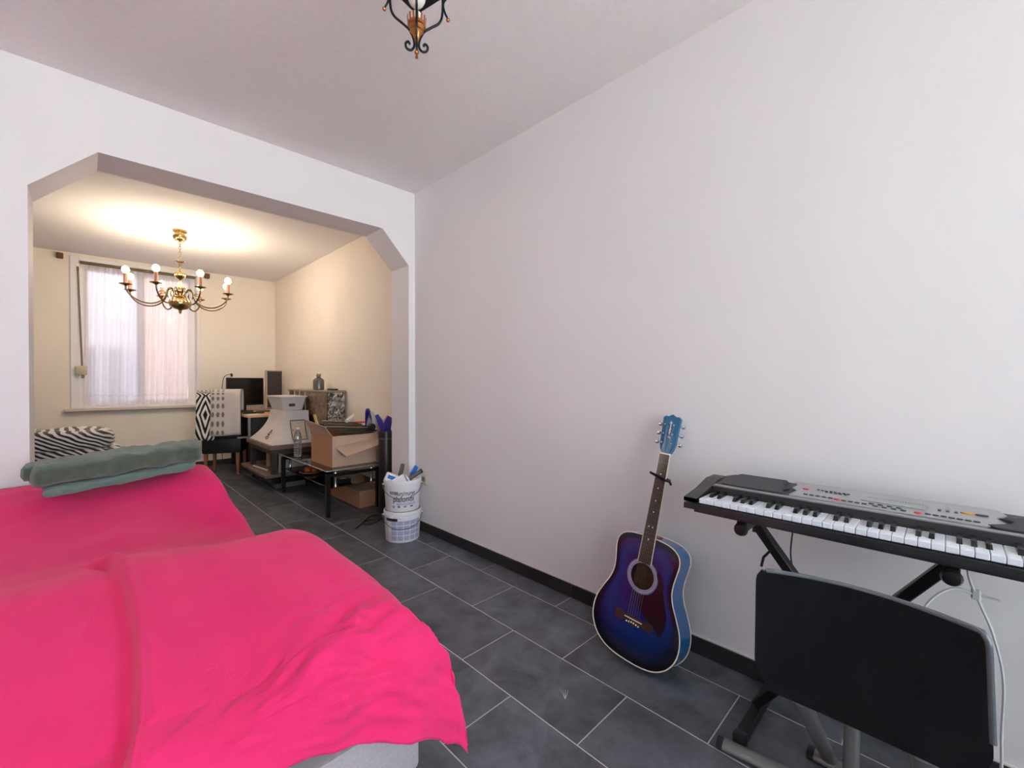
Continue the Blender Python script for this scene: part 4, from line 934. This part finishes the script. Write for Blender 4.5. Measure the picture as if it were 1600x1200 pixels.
pl=MB().lathe([(.0,.0),(.055,.0),(.105,.016),(.108,.020),(.10,.018),(.055,.006),(.0,.006)],32).build('plate',M('cream_plate',(206,190,168),.4)); pl.location=(1.585,4.46,.2515); tag(pl,'cream patterned plate on the shelf of the coffee table','plate')
MB().lathe([(.096,.0185),(.1045,.0215),(.0965,.0195)],32).build('rim_pattern',M('brown_rim',(110,60,50),.5),pl)
for dx,dy,r,lb in ((-.03,.0,.032,'largest'),(.03,.025,.030,'farthest'),(.018,-.035,.026,'smallest')):
    q=MB().ball((0,0,0),r,14).build('orange_fruit',M('orange_peel',(206,92,40),.5,0,.12,30,.2,200)); q.location=(1.585+dx,4.46+dy,.258+r); tag(q,lb+' of the three orange fruits on the cream plate under the coffee table','fruit','fruit on the plate')
bx=MB().box(1.585,1.70,3.80,3.90,.2515,.288,.004).build('black_case',BLACKP); tag(origin(bx,(1.64,3.85,.2515)),'small black case on the shelf of the coffee table','case')
MB().box(1.62,1.665,3.83,3.87,.2885,.291).build('sticker',M('pale_sticker',(170,164,170),.5),bx,True)
fb2=thing('flat_carton','low brown carton on the floor under the coffee table','box',(1.88,4.1,0))
MB().box(1.77,2.005,3.78,4.45,.001,.15,.003).build('body',CARD,fb2,True); MB().box(1.765,2.0,3.775,4.1,.1505,.155).build('flap',CARDI,fb2,True)

# ------------------------------------------------------------------ dark roll with purple packaging, plastic bag
PLUM=M('plum_black_leatherette',(38,26,32),.35,0,.2,10,.1,60)
rl=MB().lathe([(.0,0),(.064,0),(.066,.01),(.066,.715),(.062,.728),(.045,.73),(.043,.70),(.0,.70)],28).build('dark_roll',PLUM); rl.location=(1.895,3.52,0.0); tag(rl,'tall dark plum roll standing upright beside the coffee table','roll')
MB().lathe([(.0668,.655),(.0672,.66),(.0668,.665)],28).build('stitched_band',M('grey_band',(96,84,90),.6),rl)
PURP=M('purple_blue_packaging',(46,40,140),.3,0,.2,12,coat=.3); BAGW=M('white_plastic_film',(214,208,214),.3,0,.05,8)
pk=thing('purple_packaging','purple blue packaging sticking out of the dark roll','packaging',(1.895,3.52,.70))
def wedge(pts,th,name,mat,par):
    n=len(pts); d=Vector((.35,-.94,0))*th; v=[Vector(p) for p in pts]; MB().add(v+[p+d for p in v],[tuple(range(n)),tuple(range(2*n-1,n-1,-1))]+[(i,(i+1)%n,n+(i+1)%n,n+i) for i in range(n)]).build(name,mat,par,True,smooth=0)
wedge([(1.862,3.53,.703),(1.935,3.545,.703),(1.955,3.55,.80),(1.955,3.545,.835),(1.905,3.53,.86),(1.865,3.53,.80)],.016,'sheet',PURP,pk)
wedge([(1.858,3.54,.703),(1.895,3.545,.703),(1.895,3.56,.785),(1.85,3.60,.87),(1.835,3.61,.86)],.014,'sheet',PURP,pk)
bg_=thing('plastic_bag','crumpled white and blue plastic bag between the box and the dark roll','bag',(1.975,3.95,.405))
def bagpt(u,v):
    a=PI*(.08+.84*u); r=.085+.012*nz(u*5,v*3); z=.404+.02+.47*sin(a)
    return Vector((1.965+.0*v+.02*nz(u*4,v*6,2),3.95-.10*cos(a)+.01*nz(u*6,v*4),z-.05*v+.01*nz(u*9,v*9)))
mbg=MB().grid(24,6,lambda u,v: bagpt(u,v)+Vector((.045*v-.02,0,0))); ob=mbg.build('film',BAGW,bg_,True,smooth=80,fix=False); md=ob.modifiers.new('t','SOLIDIFY'); md.thickness=.003
mbg=MB().grid(18,2,lambda u,v: bagpt(.25+.6*u,v)+Vector((-.03+.012*v,0,.012))); ob=mbg.build('blue_edge',PURP,bg_,True,smooth=80,fix=False); md=ob.modifiers.new('t','SOLIDIFY'); md.thickness=.006

wedge([(1.985,3.865,.412),(1.99,4.04,.412),(1.99,4.05,.70),(1.988,4.0,.84),(1.986,3.94,.87),(1.984,3.885,.80),(1.984,3.86,.66)],.004,'panel',BAGW,bg_)
# ------------------------------------------------------------------ two paint buckets with tools
BUCK=M('white_bucket_plastic',(226,224,228),.4); PRNT=M('grey_print',(96,90,100),.6); LILP=M('lilac_print',(170,176,204),.6)
BCX,BCY=1.677,2.868
def text_bent(s,size,r,z,ang0,mat,name,par,scale_x=1.0,bold=.0012):
    c=bpy.data.curves.new('t','FONT'); c.body=s; c.size=size; c.align_x='CENTER'; c.resolution_u=3; c.offset=bold
    t=bpy.data.objects.new('t',c); COL.objects.link(t); dg=bpy.context.evaluated_depsgraph_get(); me=t.evaluated_get(dg).to_mesh()
    v=[]
    for q in me.vertices:
        zz=z+q.co.y; rr=r(zz)+.0012; a=ang0+q.co.x*scale_x/rr; v.append((rr*cos(a),rr*sin(a),zz))
    f=[tuple(p.vertices) for p in me.polygons]
    bpy.data.objects.remove(t); bpy.data.curves.remove(c)
    return MB().add(v,f).build(name,mat,par,smooth=0,fix=False)
ANG=math.atan2(-BCY,-BCX)      # side facing into the room
def bucket(name,label,z0):
    t=thing(name,label,'bucket',(BCX,BCY,z0),0,'stacked paint buckets')
    MB().lathe([(.0,0),(.119,0),(.122,.004),(.1315,.195),(.137,.197),(.138,.208),(.1345,.222),(.130,.223),(.128,.205),(.118,.010),(.0,.008)],48).build('body',BUCK,t,smooth=40)
    MB().lathe([(.1325,.180),(.1372,.182),(.1372,.1955),(.1325,.1965)],48).build('rim_band',BUCK,t)
    return t
def br_(z): return lerp(.122,.1315,(z-.004)/.191)
def patch(z0,z1,a0,a1,mat,name,par,off=.0008):
    return MB().lathe([(br_(z0)+off,z0),(br_(z1)+off,z1)],12,(0,0,0),None,True,ANG+a0,ANG+a1).build(name,mat,par,fix=False)
lowb=bucket('paint_bucket','white paint bucket with a lilac text label, under the other bucket',0)
upb=bucket('paint_bucket','white paint bucket full of tools, on top of the other bucket',.2235)
def handle(t,sag,flip=1,asp=0):
    p=[]
    for i in range(25):
        a=ANG+R(-84)+R(168)*i/24; s=sin(PI*i/24); p.append((.1425*cos(a),.1425*sin(a),.188-sag*s**.8))
    MB().tube(p,.0026,6).build('handle',STEEL,t,smooth=80)
    for i in (0,-1): MB().ball(p[i],.006,8).build('handle_lug',BUCK,t)
handle(lowb,.085); handle(upb,.085)
LAB=M('lilac_label',(186,190,214),.5); g=NT(LAB); u_,v_,_=g.uv()
col=g.math('LESS_THAN',g.math('FRACT',g.math('MULTIPLY',u_,5.0)),.93); blk=g.math('LESS_THAN',g.math('FRACT',g.math('MULTIPLY',v_,4.0)),.88)
lnz=g.math('LESS_THAN',g.math('FRACT',g.math('MULTIPLY',v_,30.0)),.55); nn=g.n('ShaderNodeTexNoise'); nn.inputs['Scale'].default_value=38; uvn=g.n('ShaderNodeUVMap'); g.link(uvn.outputs[0],nn.inputs[0])
k=g.math('MULTIPLY',g.math('MULTIPLY',col,blk),g.math('MULTIPLY',lnz,g.math('GREATER_THAN',nn.outputs['Fac'],.42))); base=g.mix(g.math('MULTIPLY',col,blk),(232,232,240),(186,190,216)); g.color(g.mix(k,base,(128,130,158)))
patch(.018,.165,R(-38),R(66),LAB,'text_label',lowb)
patch(.158,.178,R(-60),R(-16),M('dark_smear',(44,36,44),.5),'paint_smear',lowb,.0012)
patch(.085,.115,R(-50),R(-40),M('white_sticker',(238,236,238),.4),'sticker',lowb,.0012)
PATCHM=M('grey_print_block',(150,144,152),.6); patch(.128,.150,R(-44),R(-14),PATCHM,'print_block',upb)
text_bent('murs/muren',.046,br_,.120,ANG+R(8),PRNT,'lettering',upb,.68,.0008)
text_bent('plafonds',.058,br_,.075,ANG+R(4),PRNT,'lettering',upb,.82,.0014)
for i,(a,s) in enumerate(((-30,'LE'),(-12,'10L'),(8,'m2'),(30,'mat'))): text_bent(s,.018,br_,.034,ANG+R(a),PRNT,'small_print',upb,.8)
patch(.05,.066,R(-20),R(45),LILP,'small_print',upb,.0010)
BLUEP=M('blue_tool_plastic',(44,104,190),.35); GREYR=M('grey_rubber',(84,84,88),.5)
ZU=.2235+.205
def tl(name,label,cat,z=ZU): return thing(name,label,cat,(BCX,BCY,.24))
def W_(dx,dz,dep=0):   # offset in the bucket's own frame: to the right as one faces it, up, and away
    ra=Vector((sin(-ANG),cos(-ANG),0)); ra=Vector((-sin(ANG),cos(ANG),0)); fw=Vector((-cos(ANG),-sin(ANG),0)); return Vector((BCX,BCY,.45))+ra*dx+fw*dep+Vector((0,0,dz))
t=tl('paint_roller','grey tubular roller handle standing up out of the top bucket','tool'); MB().tube([W_(-.03,-.17,.02),W_(-.022,-.01,.02)],.006,8).build('rod',CHROME,t,True); MB().tube([W_(-.022,-.01,.02),W_(.003,.095,.02)],[.017,.0145],12).build('grip',GREYR,t,True)
t=tl('paint_brush','blue handled brush leaning out of the top bucket to the right','tool'); MB().beam(W_(.02,-.15,-.02),W_(.062,.01,.0),.03,.014).build('bristles',PALEW,t,True); MB().beam(W_(.062,.01,.0),W_(.105,.072,.03),.036,.014,(0,1,0),.004).build('handle',BLUEP,t,True)
t=tl('filler_gun','dark grey tube tool with a white disc end lying across the top bucket','tool'); MB().tube([W_(.035,-.01,-.05),W_(.135,.045,-.03)],.016,12).build('barrel',GREYR,t,True); MB().tube([W_(.028,-.006,-.056),W_(.037,-.001,-.052)],.027,16).build('disc',BUCK,t,True)
MB().tube([W_(.128,.041,-.032),W_(.142,.049,-.028)],.0175,12).build('end_ring',BLACKP,t,True)
t=tl('brush_packet','white and blue tool packet on the left of the top bucket','packet'); slab_=MB().box(-.05,.05,-.02,.02,-.04,.035,.014,3).xf(Matrix.Translation(W_(-.078,.0,-.02))@Matrix.Rotation(ANG+R(90),4,'Z')@Matrix.Rotation(R(24),4,'Y')); slab_.build('wrapper',BUCK,t,True)
MB().box(-.032,.022,-.023,-.0205,-.004,.022,.0).xf(Matrix.Translation(W_(-.078,.0,-.02))@Matrix.Rotation(ANG+R(90),4,'Z')@Matrix.Rotation(R(24),4,'Y')).build('blue_print',BLUEP,t,True)
MB().box(-.032,.022,.0205,.023,-.004,.022,.0).xf(Matrix.Translation(W_(-.078,.0,-.02))@Matrix.Rotation(ANG+R(90),4,'Z')@Matrix.Rotation(R(24),4,'Y')).build('blue_print',BLUEP,t,True)
t=tl('folded_sheet','white folded sheet with blue print tucked inside the top bucket','packet'); MB().box(-.045,.045,-.006,.006,-.08,.022,.004).xf(Matrix.Translation(W_(-.028,-.004,-.06))@Matrix.Rotation(ANG+R(90),4,'Z')@Matrix.Rotation(R(-28),4,'Y')).build('sheet',BUCK,t,True)
t=tl('cleaning_cloth','crumpled grey cloth inside the top bucket','cloth'); heap(BCX-.06,BCX+.06,BCY-.06,BCY+.05,.40,.452,9).build('cloth',M('grey_cloth',(104,100,100),.95),t,True,smooth=80)

# ------------------------------------------------------------------ socket and floor cables
so=thing('wall_socket','cream wall socket low on the white wall behind the buckets','socket',(XW,2.855,.41))
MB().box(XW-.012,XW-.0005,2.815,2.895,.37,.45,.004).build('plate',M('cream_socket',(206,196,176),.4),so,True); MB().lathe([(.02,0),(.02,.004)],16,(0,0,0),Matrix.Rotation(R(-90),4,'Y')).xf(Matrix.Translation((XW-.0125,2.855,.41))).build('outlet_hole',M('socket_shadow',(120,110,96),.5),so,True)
cb=MB().tube(spline([(1.50,3.28,.006),(1.57,3.34,.006),(1.66,3.43,.006),(1.75,3.50,.006),(1.80,3.44,.006),(1.72,3.33,.006),(1.62,3.30,.006),(1.60,3.36,.012),(1.68,3.38,.012),(1.78,3.36,.006)],8),.005,6).build('floor_cable',BWIRE); tag(origin(cb,(1.65,3.4,0)),'black cable coiled on the tiles beside the buckets','cable')
ad=MB().box(1.735,1.80,3.18,3.26,.0005,.045,.005).build('power_adapter',BLACKP); tag(origin(ad,(1.77,3.22,0)),'black power adapter on the floor behind the buckets','adapter')
fe=MB()
for a in (-.32,-.1,.12,.3): fe.tube([(1.245,.985,.0018),(1.245+.05*cos(a+.75),.985+.05*sin(a+.75),.0025)],[.0011,.0003],4)
fo=fe.build('feather',M('white_fluff',(206,202,200),.8)); fo['kind']='stuff'; tag(origin(fo,(1.245,.985,0)),'tiny white feather on the dark floor tile','feather')
